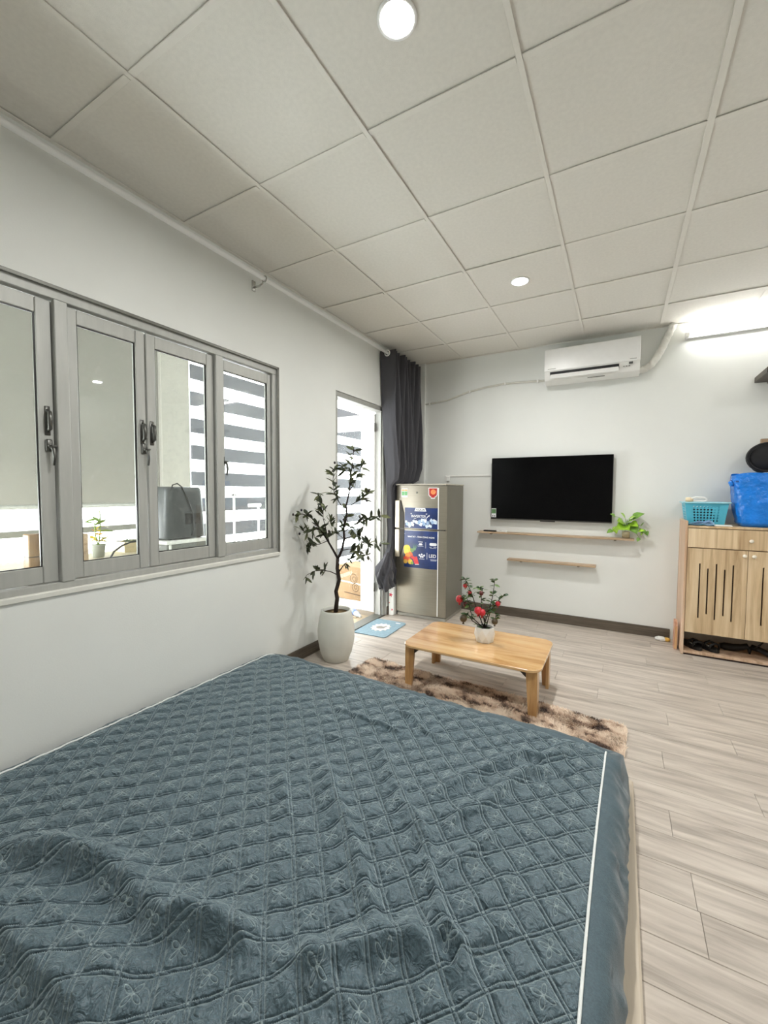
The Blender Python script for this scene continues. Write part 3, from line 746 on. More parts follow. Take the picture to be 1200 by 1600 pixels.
for k, (d, dz) in enumerate(prof):
    amp = math.sin(math.pi * k / (len(prof) - 1)) 
    ruf = .017 * amp * (.35 - np.abs(value_noise(arc + dz * 1.1, arc * 0 + dz * 2.0, 9, 31)) * 2) + .012 * amp * (.3 - np.abs(value_noise(arc + dz * .9, arc * 0 + dz * 3, 19, 32)) * 2)
    pz = loop[:, 2] * max(0, 1 - k / 6) + (TOPZ - .010) * min(1, k / 6) + dz + ruf * .5
    sv.append(np.stack([loop[:, 0] + sm_n[:, 0] * (d + ruf), loop[:, 1] + sm_n[:, 1] * (d + ruf), pz], -1))
mb = MB(); vs = np.concatenate(sv); fs = []
for k in range(len(prof) - 1):
    for j in range(nL): a, b2 = k * nL + j, k * nL + (j + 1) % nL; fs.append((a, a + nL, b2 + nL, b2)[::-1])
m_side = M('plain_slate_fabric', (70, 90, 99), .55, var=.22, scale=240, bump=.2, bscale=300, sheen=.3)
mb.add(vs, fs).build('side_panel', m_side, bed, True)
MB().tube(np.vstack([loop, loop[:1]]) + np.array([0, 0, .004]), .0040, 8, cap=False).build('piping', M('white_piping', (226, 230, 228), .5), bed, True)
MB().box(.14, 2.10, .16, 1.95, .034, .11, .02).build('core', m_side, bed)
bb = tag(MB().box(.06, 2.190, .0, 2.085, 0.0005, .030, .006).build('bed_base', wood('beige_board', (190, 176, 156), (204, 191, 172), (216, 204, 187), scale=(20, 1.4, 20), rnd=False)), 'thin beige wooden board under the quilted mattress', 'bed base')

# ================================================================== RUG (shaggy)
rg = thing('shag_rug', 'long shaggy rug mottled beige and dark brown beside the bed', 'rug', (1.32, 2.392, 0.0), (0, 0, math.radians(-3.6)))
RL, RWd = .845, .245
m_rb = M('rug_backing', (120, 92, 72), .95)
MB().prism(rrect(-RL + .02, RL - .02, -RWd + .02, RWd - .02, .05), 0.0006, .012).build('backing', m_rb, rg)
nb = 52000
bxs = nrng.uniform(-RL, RL, nb); bys = nrng.uniform(-RWd, RWd, nb)
cr_ = .07; qx, qy = np.maximum(np.abs(bxs) - (RL - cr_), 0), np.maximum(np.abs(bys) - (RWd - cr_), 0)
keep = np.hypot(qx, qy) < cr_ * (.8 + .4 * nrng.random(nb)); bxs, bys = bxs[keep], bys[keep]; nb = len(bxs)
flow = 6.28 * (value_noise(bxs, bys, 5, 41) + .3 * value_noise(bxs, bys, 14, 42)) * 1.6 + nrng.normal(0, .6, nb)
hh = nrng.uniform(.012, .024, nb); ln = nrng.uniform(.008, .026, nb); wd = nrng.uniform(.0012, .0024, nb)
tx, ty = np.cos(flow), np.sin(flow)
root = np.stack([bxs, bys, np.full(nb, .010)], -1)
v0 = root + np.stack([-ty * wd, tx * wd, 0 * wd], -1); v1 = root - np.stack([-ty * wd, tx * wd, 0 * wd], -1)
md = root + np.stack([tx * ln * .4, ty * ln * .4, hh * .85], -1); m0 = md + np.stack([-ty * wd, tx * wd, 0 * wd], -1) * .8; m1 = md - np.stack([-ty * wd, tx * wd, 0 * wd], -1) * .8
tip = root + np.stack([tx * ln, ty * ln, hh], -1)
AV = np.stack([v0, v1, m0, m1, tip], 1).reshape(-1, 3).astype(np.float32)
base = np.arange(nb)[:, None] * 5
tris = np.concatenate([base + np.array([[0, 1, 3]]), base + np.array([[0, 3, 2]]), base + np.array([[2, 3, 4]])], 0)
mr_ = bpy.data.meshes.new('pile'); mr_.vertices.add(len(AV)); mr_.vertices.foreach_set('co', AV.ravel())
mr_.loops.add(tris.size); mr_.loops.foreach_set('vertex_index', tris.ravel().astype(np.int32))
mr_.polygons.add(len(tris)); mr_.polygons.foreach_set('loop_start', np.arange(0, tris.size, 3, dtype=np.int32)); mr_.update()
mp_, nt, bs = new_mat('mottled_shag')
tc = N(nt, 'ShaderNodeTexCoord'); mpn = N(nt, 'ShaderNodeMapping'); mpn.inputs['Scale'].default_value = (1, 1.5, .0); nt.links.new(tc.outputs['Object'], mpn.inputs['Vector'])
nz = N(nt, 'ShaderNodeTexNoise'); nz.inputs['Scale'].default_value = 6.5; nz.inputs['Detail'].default_value = 5; nz.inputs['Roughness'].default_value = .62; nt.links.new(mpn.outputs[0], nz.inputs['Vector'])
rp = N(nt, 'ShaderNodeValToRGB'); e = rp.color_ramp.elements
e[0].position, e[0].color = .405, srgb(80, 56, 44); e[1].position, e[1].color = .54, srgb(240, 220, 198); k = e.new(.465); k.color = srgb(206, 176, 150)
nt.links.new(nz.outputs['Fac'], rp.inputs['Fac']); nt.links.new(rp.outputs['Color'], bs.inputs['Base Color']); bs.inputs['Roughness'].default_value = .7; bs.inputs['Sheen Weight'].default_value = .2
mr_.materials.append(mp_)
tag(link('pile', mr_, rg), kind='stuff')

# ================================================================== LOW TABLE
TZ = .300
tx0, tx1, ty0, ty1 = .885, 1.748, 2.388, 2.962
tcx, tcy = (tx0 + tx1) / 2, (ty0 + ty1) / 2
ta = thing('low_table', 'low varnished wooden folding table with rounded corners', 'table', (tcx, tcy, 0))
hx, hy = (tx1 - tx0) / 2, (ty1 - ty0) / 2
tp = MB(); 
for (d, z0, z1) in ((.003, TZ - .018, TZ - .015), (0, TZ - .015, TZ - .003), (.003, TZ - .003, TZ)):
    pass
lv_ = [(.004, TZ - .019), (0, TZ - .015), (0, TZ - .004), (.004, TZ)]
ring_ = [rrect(-hx + d, hx - d, -hy + d, hy - d, .075 - d, 8) for d, _ in lv_]; n = len(ring_[0])
vs = [(p[0], p[1], z) for rr, (d, z) in zip(ring_, lv_) for p in rr]
fs = [tuple(range(n))[::-1], tuple(range(3 * n, 4 * n))] + [(k * n + j, k * n + (j + 1) % n, (k + 1) * n + (j + 1) % n, (k + 1) * n + j) for k in range(3) for j in range(n)]
tp.add(vs, fs).build('table_top', m_table, ta, 'auto')
for sx in (-1, 1):
    for sy in (-1, 1):
        rz = .0125 if sy < 0 else .0
        l = MB(); cx, cy = sx * (hx - .030), sy * (hy - .040); zt = TZ - .019
        def taper(x0, x1, y0, y1, k):   # board, narrower at the floor
            l.add([(x0 if sx < 0 else x1 - (x1 - x0) * k, y0, rz), (x0 + (x1 - x0) * k if sx < 0 else x1, y0, rz), (x0 + (x1 - x0) * k if sx < 0 else x1, y1, rz), (x0 if sx < 0 else x1 - (x1 - x0) * k, y1, rz),
                   (x0, y0, zt), (x1, y0, zt), (x1, y1, zt), (x0, y1, zt)], [(3, 2, 1, 0), (4, 5, 6, 7), (0, 1, 5, 4), (1, 2, 6, 5), (2, 3, 7, 6), (3, 0, 4, 7)])
        xa, xb = (cx - .012, cx + .052) if sx < 0 else (cx - .052, cx + .012)
        taper(xa, xb, cy - .010, cy + .010, .72)
        ya, yb = (cy + .010, cy + .055) if sy < 0 else (cy - .055, cy - .010)
        xo, xi = (cx - .012, cx + .006) if sx < 0 else (cx - .006, cx + .012)
        l.add([(xo, ya, rz), (xi, ya, rz), (xi, yb, rz), (xo, yb, rz), (xo, ya, zt), (xi, ya, zt), (xi, yb, zt), (xo, yb, zt)], [(3, 2, 1, 0), (4, 5, 6, 7), (0, 1, 5, 4), (1, 2, 6, 5), (2, 3, 7, 6), (3, 0, 4, 7)])
        lg = l.build('leg', m_leg, ta)
        bxx = (xb, xb + .035) if sx < 0 else (xa - .035, xa)
        poly = [(bxx[0], zt), (bxx[0], zt - .040), (bxx[0] + .012, zt - .030), (bxx[1], zt - .010), (bxx[1], zt)] if sx < 0 else [(bxx[1], zt), (bxx[0], zt), (bxx[0], zt - .010), (bxx[1] - .012, zt - .030), (bxx[1], zt - .040)]
        MB().prism(poly, cy - .006, cy + .006, 'y').build('bracket', m_darkw, lg)
    MB().box(sx * (hx - .032) - .01, sx * (hx - .032) + .01, -hy + .10, hy - .10, TZ - .045, TZ - .019, .002).build('apron', m_leg, ta)

# ================================================================== POMEGRANATE PLANT on the table
pc = np.array([1.345, 2.712, TZ])
pm_ = thing('artificial_pomegranate', 'small artificial pomegranate plant in a faceted white pot on the low table', 'potted plant', tuple(pc))
m_pot = M('white_ceramic', (232, 231, 226), .35, var=.02)
fb = MB(); n8 = 8; r0, r1, r2 = .058, .068, .064; hgt_ = .100
lev = [(0.052, 0, 0), (r0, .006, 0), (r1, .050, .5), (r2, .096, 0), (.062, .100, 0), (.055, .100, 0), (.054, .080, 0)]
vs = []; 
for r, z, o_ in lev: vs += [(r * math.cos(2 * math.pi * (j + o_) / n8), r * math.sin(2 * math.pi * (j + o_) / n8), z) for j in range(n8)]
fs = [tuple(range(n8))[::-1]]
for k in range(len(lev) - 1):
    for j in range(n8):
        a, b2, c2, d2 = k * n8 + j, k * n8 + (j + 1) % n8, (k + 1) * n8 + (j + 1) % n8, (k + 1) * n8 + j
        fs += [(a, b2, d2), (b2, c2, d2)] if lev[k + 1][2] >= lev[k][2] else [(a, b2, c2), (a, c2, d2)]
fb.add(vs, fs).build('pot', m_pot, pm_)
MB().lathe([(0, .088), (.056, .084)], n=16).build('soil', M('black_soil', (26, 22, 20), .95, var=.3, scale=200, bump=.6), pm_)
m_stem = M('dark_twig', (50, 40, 30), .7, var=.2, scale=60)
m_pl = [M('deep_green_leaf', (58, 88, 50), .45, var=.2), M('mid_green_leaf', (96, 124, 62), .45, var=.2)]
plv = [leaf_mesh('leaf', k, .032, .42, bend=.2) for k in m_pl]
def L3(px, py, yo=0.0): return onY(px, py, pc[1] + yo) - pc
stems = [[(745, 981), (738, 965), (733, 945), (728, 930), (722, 938), (716, 937)], [(748, 981), (744, 950), (738, 930), (733, 918), (730, 910), (724, 902)],
         [(752, 981), (752, 950), (752, 930), (754, 920), (745, 918)], [(757, 981), (764, 955), (769, 935), (772, 918), (773, 905)], [(757, 981), (766, 955), (774, 945), (782, 935), (789, 928)],
         [(752, 981), (758, 960), (766, 950), (775, 960), (774, 970)], [(748, 981), (738, 970), (730, 958), (726, 962), (724, 966)]]
for si, s in enumerate(stems):
    yo = R.uniform(-.05, .05); pts = [L3(px, py, yo * k / len(s)) for k, (px, py) in enumerate(s)]
    pts[0] = np.array([R.uniform(-.02, .02), R.uniform(-.02, .02), .085])
    MB().tube(pts, [.0035 - .0022 * k / len(pts) for k in range(len(pts))], 6).build('stem', m_stem, pm_, True)
    for k in range(1, len(pts)):
        for q in range(9 if k > 1 else 3):
            t = R.random(); p = pts[k - 1] * (1 - t) + pts[k] * t; a = R.uniform(0, 6.28)
            o = link('leaf', R.choice(plv), pm_); orient(o, p, (math.cos(a), math.sin(a) * .7, R.uniform(-.2, .9)), R.uniform(-1, 1), R.uniform(.8, 1.35))
m_red = M('red_fruit', (190, 38, 52), .35, var=.25, scale=25); m_dk = M('dark_olive_fruit', (78, 66, 44), .4, var=.25, scale=40)
def pome(px, py, r, mat, yo=-.02, nm='fruit'):
    p = L3(px, py, yo); q = MB().sphere((0, 0, 0), r, 14, 10)
    q.lathe([(r * .22, -r * .9), (r * .20, -r * 1.15), (r * .34, -r * 1.45), (r * .22, -r * 1.35), (0, -r * 1.1)][::-1], n=6)
    q.build(nm, mat, pm_, True, tuple(p))
pome(718, 936, .026, m_red); pome(727, 915, .016, m_red); pome(734, 926, .015, m_red, -.01); pome(747, 954, .026, m_red, -.05); pome(753, 957, .024, m_red, -.04)
pome(778, 943, .017, m_red, 0); pome(752, 927, .015, M('maroon_bud', (92, 36, 34), .45, var=.2)); pome(727, 944, .017, M('maroon_bud', (92, 36, 34)), -.01)
pome(724, 966, .026, m_dk); pome(773, 971, .021, m_dk)

# ================================================================== OLIVE TREE in a white planter
oc = np.array([.232, 2.572, 0])
ol = thing('artificial_olive_tree', 'tall olive tree in a white rounded planter by the glass door', 'potted tree', tuple(oc))
m_planter = M('matt_white_planter', (222, 223, 214), .6, var=.03, scale=10, bump=.05, bscale=200)
MB().lathe([(.085, 0), (.096, .004), (.122, .07), (.139, .16), (.142, .23), (.132, .31), (.118, .372), (.114, .386), (.108, .390), (.102, .386), (.100, .37), (.098, .34)], n=48).build('planter', m_planter, ol, True)
MB().lathe([(0, .366), (.102, .362)], n=24).build('moss', M('brown_moss', (128, 104, 66), .95, var=.35, scale=90, bump=.8), ol, True)
m_bark = M('dark_bark', (48, 38, 34), .85, var=.3, scale=60, bump=.8, bscale=90)
def T3(px, py, dy=0.0, xmin=.045):
    p = onY(px, py, oc[1] + dy)
    if p[0] < xmin: p = onX(px, py, xmin)
    return p - oc
br = [ # pixel polylines, depth offsets, radii
    ([(524, 952), (527, 935), (525, 924), (530, 906), (527, 888), (528, 873)], 0, 0, .017, .013),
    ([(528, 873), (534, 860), (538, 842), (537, 825), (542, 806), (541, 790), (546, 768), (548, 745), (551, 722), (553, 700)], 0, .04, .0115, .0025),
    ([(528, 873), (522, 862), (515, 850), (508, 838), (500, 826), (492, 815), (484, 806), (472, 803), (462, 804)], 0, -.22, .0095, .002),
    ([(530, 893), (537, 883), (546, 874), (553, 868)], 0, -.05, .005, .0015),
    ([(527, 898), (516, 893), (505, 891), (492, 892), (480, 898), (474, 906)], 0, -.20, .004, .0012),
    ([(512, 845), (500, 850), (488, 852), (480, 855)], -.08, -.16, .003, .001),
    ([(538, 842), (550, 838), (562, 846), (575, 850), (595, 850)], 0, .03, .004, .001),
    ([(538, 830), (552, 822), (565, 812), (580, 808), (595, 806)], 0, -.06, .004, .001),
    ([(541, 800), (530, 785), (522, 770), (520, 750), (523, 728)], 0, -.10, .0035, .001),
    ([(541, 795), (555, 785), (566, 780), (575, 768)], 0, .05, .0035, .001),
    ([(546, 768), (555, 752), (562, 735), (568, 722)], 0, .0, .003, .001),
    ([(515, 850), (510, 830), (505, 810), (505, 790), (498, 772)], -.04, -.18, .0035, .001),
    ([(500, 826), (490, 828), (478, 832), (468, 826)], -.12, -.24, .003, .001),
    ([(534, 860), (545, 858), (556, 862), (568, 866), (574, 868)], 0, -.12, .0035, .001),
    ([(538, 842), (528, 835), (520, 830), (516, 815)], 0, -.12, .003, .001),
    ([(541, 810), (548, 825), (556, 835), (566, 838)], 0, -.08, .003, .001),
    ([(548, 745), (540, 735), (534, 728)], 0, -.05, .002, .001),
]
m_ol = [M('olive_leaf_dark', (58, 66, 46), .5, var=.2), M('olive_leaf_mid', (84, 92, 62), .5, var=.2), M('olive_leaf_light', (112, 116, 80), .5, var=.2)]
olv = [leaf_mesh('leaf', k, .052, .33, bend=b2) for k, b2 in zip((m_ol[0], m_ol[0], m_ol[1], m_ol[2]), (.1, .25, .15, .3))]
BP = []; nleaf = 0; extra = MB()
weights = [0, 40, 34, 6, 17, 12, 20, 20, 24, 18, 15, 20, 12, 20, 14, 16, 10]
for bi, (poly, d0, d1, ra, rb) in enumerate(br):
    n = len(poly); pts = [T3(px, py, d0 + (d1 - d0) * k / (n - 1)) for k, (px, py) in enumerate(poly)]
    if bi == 0: pts[0] = np.array([T3(524, 952)[0], 0, .35])
    if bi in (1, 2): pts[0] = BP[0][-1]
    BP.append(pts)
    MB().tube(pts, [ra + (rb - ra) * k / (n - 1) for k in range(n)], 8).build('trunk' if bi == 0 else 'branch', m_bark, ol, True)
    for q in range(weights[bi]):
        u = (R.uniform(.28, 1.0) if bi != 1 else R.uniform(.22, 1.0)) * (n - 1); k = min(int(u), n - 2); t = u - k
        p = pts[k] * (1 - t) + pts[k + 1] * t; d = pts[k + 1] - pts[k]; d = d / (np.linalg.norm(d) + 1e-9)
        for _ in range(12):
            rv = np.array([R.gauss(0, 1), R.gauss(0, 1), R.gauss(0, 1)]); dv = d * .55 + rv / np.linalg.norm(rv) * .9; dv[2] += .15
            dv /= np.linalg.norm(dv)
            if (p + oc)[0] + dv[0] * .085 > .02: break
        else: dv[0] = abs(dv[0])
        o = link('leaf', R.choice(olv), ol); orient(o, p, dv, R.uniform(-1.2, 1.2), R.uniform(1.0, 1.6)); nleaf += 1
        if q % 4 != 3:                               # finer leaves beyond the 300 single ones
            e_ = rv / np.linalg.norm(rv); e_[0] = abs(e_[0]) if (p + oc)[0] < .11 else e_[0]; p2 = p + d * .012
            mm_ = Vector(e_).to_track_quat('X', 'Z').to_matrix() @ Matrix.Rotation(R.uniform(-1, 1), 3, 'X'); sc_ = R.uniform(.8, 1.2); me_l = olv[0]
            extra.add([tuple(Vector(p2) + mm_ @ (v.co * sc_)) for v in me_l.vertices], [tuple(f.vertices) for f in me_l.polygons])
tag(extra.build('fine_foliage', m_ol[1], ol, True), kind='stuff')
m_fr = M('black_olive', (38, 32, 36), .3, var=.1)
om_ = MB().sphere((0, 0, 0), .008, 10, 7, (1, 1, 1.25)).mesh('olive'); om_.materials.append(m_fr); om_.shade_smooth()
for px, py in ((553, 704), (523, 723), (458, 804), (471, 797), (497, 772), (593, 807), (594, 852), (468, 834), (484, 855), (525, 755), (576, 767), (562, 807), (537, 812), (573, 782), (514, 830)):
    link('olive', om_, ol, tuple(T3(px, py, R.uniform(-.08, .0), .05)))

# ================================================================== CURTAIN AND ROD
rd = thing('curtain_rod', 'long white curtain rod mounted under the ceiling along the window wall', 'curtain rod', (.100, 0, 2.636))
MB().tube([(0, RY0 + .05, 0), (0, 4.30, 0)], .0135, 14).build('rod', m_whitem, rd, True)
for yy in (-.6, 1.985):
    bq = MB(); bq.box(-.100, -.092, yy - .014, yy + .014, -.055, .012, .002); bq.tube([(-.092, yy, -.03), (-.05, yy, -.034), (-.012, yy, -.022)], .006, 8)
    bq.tube([(-.018 * math.cos(a) * 1.0, yy, .018 * math.sin(a)) for a in np.linspace(0, 2 * math.pi, 17)], .004, 6)
    bq.build('bracket', M('chrome', (200, 200, 196), .25, metal=.9), rd, True)
cu = thing('grey_curtain', 'charcoal grey eyelet curtain bunched in the corner behind the refrigerator', 'curtain', (0, 0, 0))
zk = np.array([2.668, 2.60, 2.45, 2.2, 2.0, 1.75, 1.55, 1.42, 1.36, 1.30, 1.15, 1.0, .85, .72, .62, .55, .48, .42, .36, .31])
Y0 = np.interp(zk, [.31, .42, .50, .56, .62, .75, 1.35, 1.73, 2.10, 2.65], [3.60, 3.55, 3.50, 3.52, 3.68, 3.795, 3.745, 3.69, 3.645, 3.60])
Y1 = np.interp(zk, [.31, .6, .8, 1.30, 1.38, 1.50, 2.65], [3.79, 3.79, 3.86, 4.00, 4.26, 4.29, 4.30])
XA = np.interp(zk, [.31, .5, .62, 1.30, 1.36, 1.44, 2.66], [.10, .13, .07, .066, .072, .185, .185])
nf = 9; tt = np.linspace(0, 1, 220); rows_ = []
for z, a, b2, xa in zip(zk, Y0, Y1, XA):
    ph = tt * nf * 2 * math.pi
    saw = .5 - .5 * np.cos(ph + .35 * np.sin(ph + z * 1.3) + .25 * math.sin(z * 3))
    yy = a + (b2 - a) * tt ** 1.25 + .010 * np.sin(ph * .5 + z * 4) * (tt > .05)
    yy = np.clip(yy, a - .01, b2)
    xx = .014 + (xa - .014) * saw * (1 - .18 * np.sin(tt * 9 + z * 2.2) ** 2)
    rows_.append(np.stack([xx, yy, np.full_like(tt, z) + (.008 * np.sin(tt * 40) if z < .6 else 0)], -1))
Vv = np.concatenate(rows_); nn = len(tt)
fs = [(i * nn + j, i * nn + j + 1, (i + 1) * nn + j + 1, (i + 1) * nn + j) for i in range(len(zk) - 1) for j in range(nn - 1)]
m_cur = M('charcoal_curtain', (70, 70, 75), .75, var=.08, scale=30, sheen=.25, stretch=(1, 1, .1))
cuo = MB().add(Vv, fs).build('drape', m_cur, cu, True)
so = cuo.modifiers.new('thick', 'SOLIDIFY'); so.thickness = .002
gm = MB(); gm.tube([(.100 + .026 * math.cos(a), 3.590, 2.636 + .026 * math.sin(a)) for a in np.linspace(0, 2 * math.pi, 25)], .006, 8, cap=False)
gm.build('eyelet', m_whitem, cu, True)
# lining edge and crumpled tail
tl = []; nz_ = 14; nt_ = 40
for i in range(nz_):
    v = i / (nz_ - 1)
    for j in range(nt_):
        u = j / (nt_ - 1); an = u * 2 * math.pi
        cyy = 3.70 - .10 * math.sin(v * 2.6); rad = .03 + .075 * math.sin(min(1, v * 1.15) * math.pi * .62); wob = 1 + .22 * math.sin(an * 5 + v * 6) + .10 * math.sin(an * 9 - v * 9)
        tl.append((.078 + min(.068, rad * .72) * math.cos(an) * wob * .8, cyy + rad * 1.0 * math.sin(an) * wob, .66 - .34 * v + .02 * math.sin(an * 3 + 1)))
fs = [(i * nt_ + j, i * nt_ + (j + 1) % nt_, (i + 1) * nt_ + (j + 1) % nt_, (i + 1) * nt_ + j) for i in range(nz_ - 1) for j in range(nt_)]
MB().add(tl, fs).build('gathered_tail', m_cur, cu, True)

# ================================================================== REFRIGERATOR
fx0, fx1, fy0, fy1, FH = .086, .636, 3.800, 4.330, 1.362
fg = thing('refrigerator', 'grey two-door refrigerator with blue advertising stickers beside the curtain', 'refrigerator', ((fx0 + fx1) / 2, fy0, 0))
m_steel = M('brushed_grey_steel', (150, 144, 130), .33, metal=.55, var=.05, scale=5, stretch=(1, 1, 14))
m_fside = M('grey_painted_steel', (126, 123, 112), .45, metal=.25, var=.04, scale=6)
hw = (fx1 - fx0) / 2
MB().box(-hw, hw, .055, fy1 - fy0, .03, FH, .008).build('cabinet', m_fside, fg)
MB().box(-hw + .01, hw - .005, .045, fy1 - fy0, .0, .035, .006).build('plinth', M('plinth_grey', (158, 154, 144), .5), fg)
MB().box(-hw - .003, hw + .004, .010, fy1 - fy0 + .003, FH - .004, FH + .012, .005).build('top_cap', M('cap_grey', (188, 183, 170), .4), fg)
def front_y(x): return .004 + .030 * (abs(x) / hw) ** 2.4       # gently bowed doors
def fdoor(z0, z1, nm='door'):
    n = 24; xs_ = np.linspace(-hw, hw, n + 1); poly = [(x, front_y(x)) for x in xs_] + [(hw, .052), (-hw, .052)]
    return MB().prism(poly, z0, z1).build(nm, m_steel, fg, 'auto')
zs = .915
d1 = fdoor(zs + .004, FH - .006); d2 = fdoor(.050, zs - .004)
MB().box(-hw + .01, hw - .01, .030, .053, zs - .006, zs + .006).build('door_gap', m_black, fg)
def handle(parent, z0, z1, up):
    q = MB(); q.box(-hw - .003, -hw + .050, .000, .030, z0, z1, .006); q.build('handle', M('champagne_handle', (216, 206, 184), .3, metal=.35, var=.03), parent)
    zz = (z0, z1) if up else (z1, z0)   # recess runs out to a point away from the split
    poly = [(-hw + .051, zz[0]), (-hw + .100, zz[0]), (-hw + .096, zz[0] + (zz[1] - zz[0]) * .55), (-hw + .053, zz[1])]
    if not up: poly = poly[::-1]
    MB().prism([(a, c) for a, c in poly], .0085, .016, 'y').build('finger_recess', M('painted_recess_shadow', (58, 54, 48), .6), parent)  # raised dark slab paints in the shade of the finger recess
handle(d1, zs + .006, 1.205, True); handle(d2, .620, zs - .006, False)
MB().box(hw - .083, hw - .075, front_y(hw - .08) - .003, front_y(hw - .08) + .004, zs + .008, FH - .03).build('trim_strip', m_whitem, d1)
MB().box(hw - .083, hw - .075, front_y(hw - .08) - .003, front_y(hw - .08) + .004, .055, zs - .008).build('trim_strip', m_whitem, d2)
fcx = (fx0 + fx1) / 2
m_navy = M('navy_print', (30, 52, 104), .35, var=.35, scale=9); m_prw = M('white_print', (236, 238, 240), .4, var=.01); m_ink = M('ink_print', (24, 30, 48), .4)
def fposter(x0, x1, z0, z1, mat, nm='sticker', dy=.0012, poly=None):
    """thin film following the bowed door"""
    n = 12; xs_ = np.linspace(x0 - fcx, x1 - fcx, n + 1); vs = []; fs = []
    for x in xs_: vs += [(x, front_y(x) - dy, z0), (x, front_y(x) - dy, z1)]
    for i in range(n): fs.append((2 * i, 2 * i + 2, 2 * i + 3, 2 * i + 1))
    return MB().add(vs, fs).build(nm, mat, fg)
def flat(parent, pts, mat, nm, dy):
    """flat print shape given as (x, z) around the poster, laid on the bowed door"""
    vs = [(x - fcx, front_y(x - fcx) - dy, z) for x, z in pts]
    return MB().add(vs, [tuple(range(len(vs)))]).build(nm, mat, parent)
def disc(x, z, r, n=14, sq=1.0): return [(x + r * math.cos(2 * math.pi * k / n), z + r * sq * math.sin(2 * math.pi * k / n)) for k in range(n)]
XR, XL = .555, .192
p1 = fposter(XL, XR, .925, 1.132, m_navy); p2 = fposter(XL - .004, XR, .524, .900, m_navy)
flat(p1, [(XL, 1.093), (XR, 1.093), (XR, 1.097), (XL, 1.097)], m_prw, 'rule_print', .0018)
flat(p2, [(XL, .862), (XR, .862), (XR, .866), (XL, .866)], m_prw, 'rule_print', .0018)
flat(p1, [(.305, 1.097), (.435, 1.097), (.422, 1.131), (.318, 1.131)], m_prw, 'logo_print', .0022)
RXX = (math.radians(90), 0, 0)
def ft(parent, txt, size, mat, x, z, bold=0.0, sx=1.0):
    o = lettering(txt, size, mat, parent, (x - fcx, 0, z), RXX, bold, sx)
    for v in o.data.vertices: v.co.z = .0024 + v.co.z - front_y(x - fcx + v.co.x * sx)      # follow the bowed door
    return o
ft(p1, 'AQUA', .030, m_ink, .370, 1.113, .0002, 1.15)
ft(p1, 'INVERTER', .034, m_prw, .350, 1.046, .0003, 1.08)
flat(p1, [(.262, 1.068), (.440, 1.068), (.446, 1.076), (.262, 1.076)], m_prw, 'line_print', .0018)
flat(p1, [(.300, 1.022), (.432, 1.022), (.428, 1.018), (.462, 1.052), (.466, 1.040), (.470, 1.066), (.450, 1.052), (.430, 1.026), (.300, 1.026)], m_prw, 'arrow_print', .0018)
m_ice = [M('ice_pale', (206, 222, 238), .4, var=.2, scale=60), M('ice_mid', (150, 176, 208), .4, var=.2, scale=60), M('ice_white', (234, 240, 246), .4, var=.1, scale=60)]
for k in range(26):
    cx = XL + .018 + (XR - XL - .036) * ((k * .618) % 1); top = .985 + .030 * abs(math.sin(cx * 28)) * (1 if cx < .5 else 1.4)
    cz = .945 + (top - .945) * R.random(); r = R.uniform(.016, .024); a0 = R.uniform(0, 1.5)
    r = min(r, cz - .926, cx - XL, XR - cx) if min(cz - .926, cx - XL, XR - cx) > .008 else .008
    flat(p1, [(cx + r * math.cos(a0 + q * math.pi / 2), max(.926, cz + r * math.sin(a0 + q * math.pi / 2))) for q in range(4)], m_ice[k % 3], 'ice_print', .0018 + .00004 * k)
ft(p2, 'NHAT KY - TINH CONG NGHE', .0215, m_prw, .376, .838, .0004, .98)
ft(p2, 'LED', .046, m_prw, .503, .654, .0008, .95)
for (a, c, z0, z1) in ((.352, .400, .788, .793), (.362, .392, .757, .776), (.344, .408, .747, .750), (.430, .433, .73, .79), (.444, .448, .62, .685), (.480, .548, .618, .622), (.484, .544, .608, .612), (.362, .420, .618, .622), (.352, .402, .762, .766), (.470, .545, .742, .745), (.478, .538, .733, .736)):
    flat(p2, [(a, z0), (c, z0), (c, z1), (a, z1)], m_prw, 'icon_print', .0018)
flat(p2, [(p[0], p[1]) for p in rrect(.472, .546, .758, .786, .012, 4)], m_prw, 'icon_print', .0018)
for cx, cz in ((.365, .657), (.380, .642), (.400, .642), (.416, .657), (.390, .665)): flat(p2, [(cx - .012, cz), (cx, cz - .012), (cx + .012, cz), (cx, cz + .012)], m_prw, 'icon_print', .0018)
fruit = [((.222, .715), .040, (240, 204, 50)), ((.240, .690), .034, (232, 188, 40)), ((.214, .680), .030, (246, 214, 70)), ((.282, .70), .022, (104, 140, 70)), ((.262, .655), .028, (226, 110, 50)), ((.228, .642), .030, (238, 150, 50)), ((.206, .610), .026, (224, 80, 50)), ((.240, .606), .026, (230, 96, 50)), ((.205, .580), .024, (244, 196, 90)), ((.262, .582), .028, (246, 206, 80)), ((.284, .570), .016, (140, 170, 70)), ((.285, .630), .020, (216, 60, 54))]
for k, ((cx, cz), r, c) in enumerate(fruit): flat(p2, disc(cx, cz, r, 14, .95), M('fruit_print_%d' % k, c, .4, var=.15, scale=60), 'fruit_print', .0018 + .00006 * k)
flat(p2, [(.280, .632), (.338, .640), (.362, .560), (.318, .556)], M('melon_print', (226, 62, 64), .4, var=.12, scale=50), 'fruit_print', .0028)
flat(p2, [(.318, .556), (.362, .560), (.361, .566), (.317, .562)], m_prw, 'fruit_print', .0030)
for k in range(5): flat(p2, [(.296 + .004 * k, .70), (.304 + .004 * k, .70), (.290 + .014 * k, .775 + .012 * (k == 2))], M('pineapple_print', (98, 138, 104), .4, var=.2), 'fruit_print', .0024 + .00004 * k)
m_sg = M('green_label_print', (92, 164, 96), .4, var=.08)
g1 = fposter(.150, .224, 1.236, 1.326, m_prw, 'energy_label', .0012)
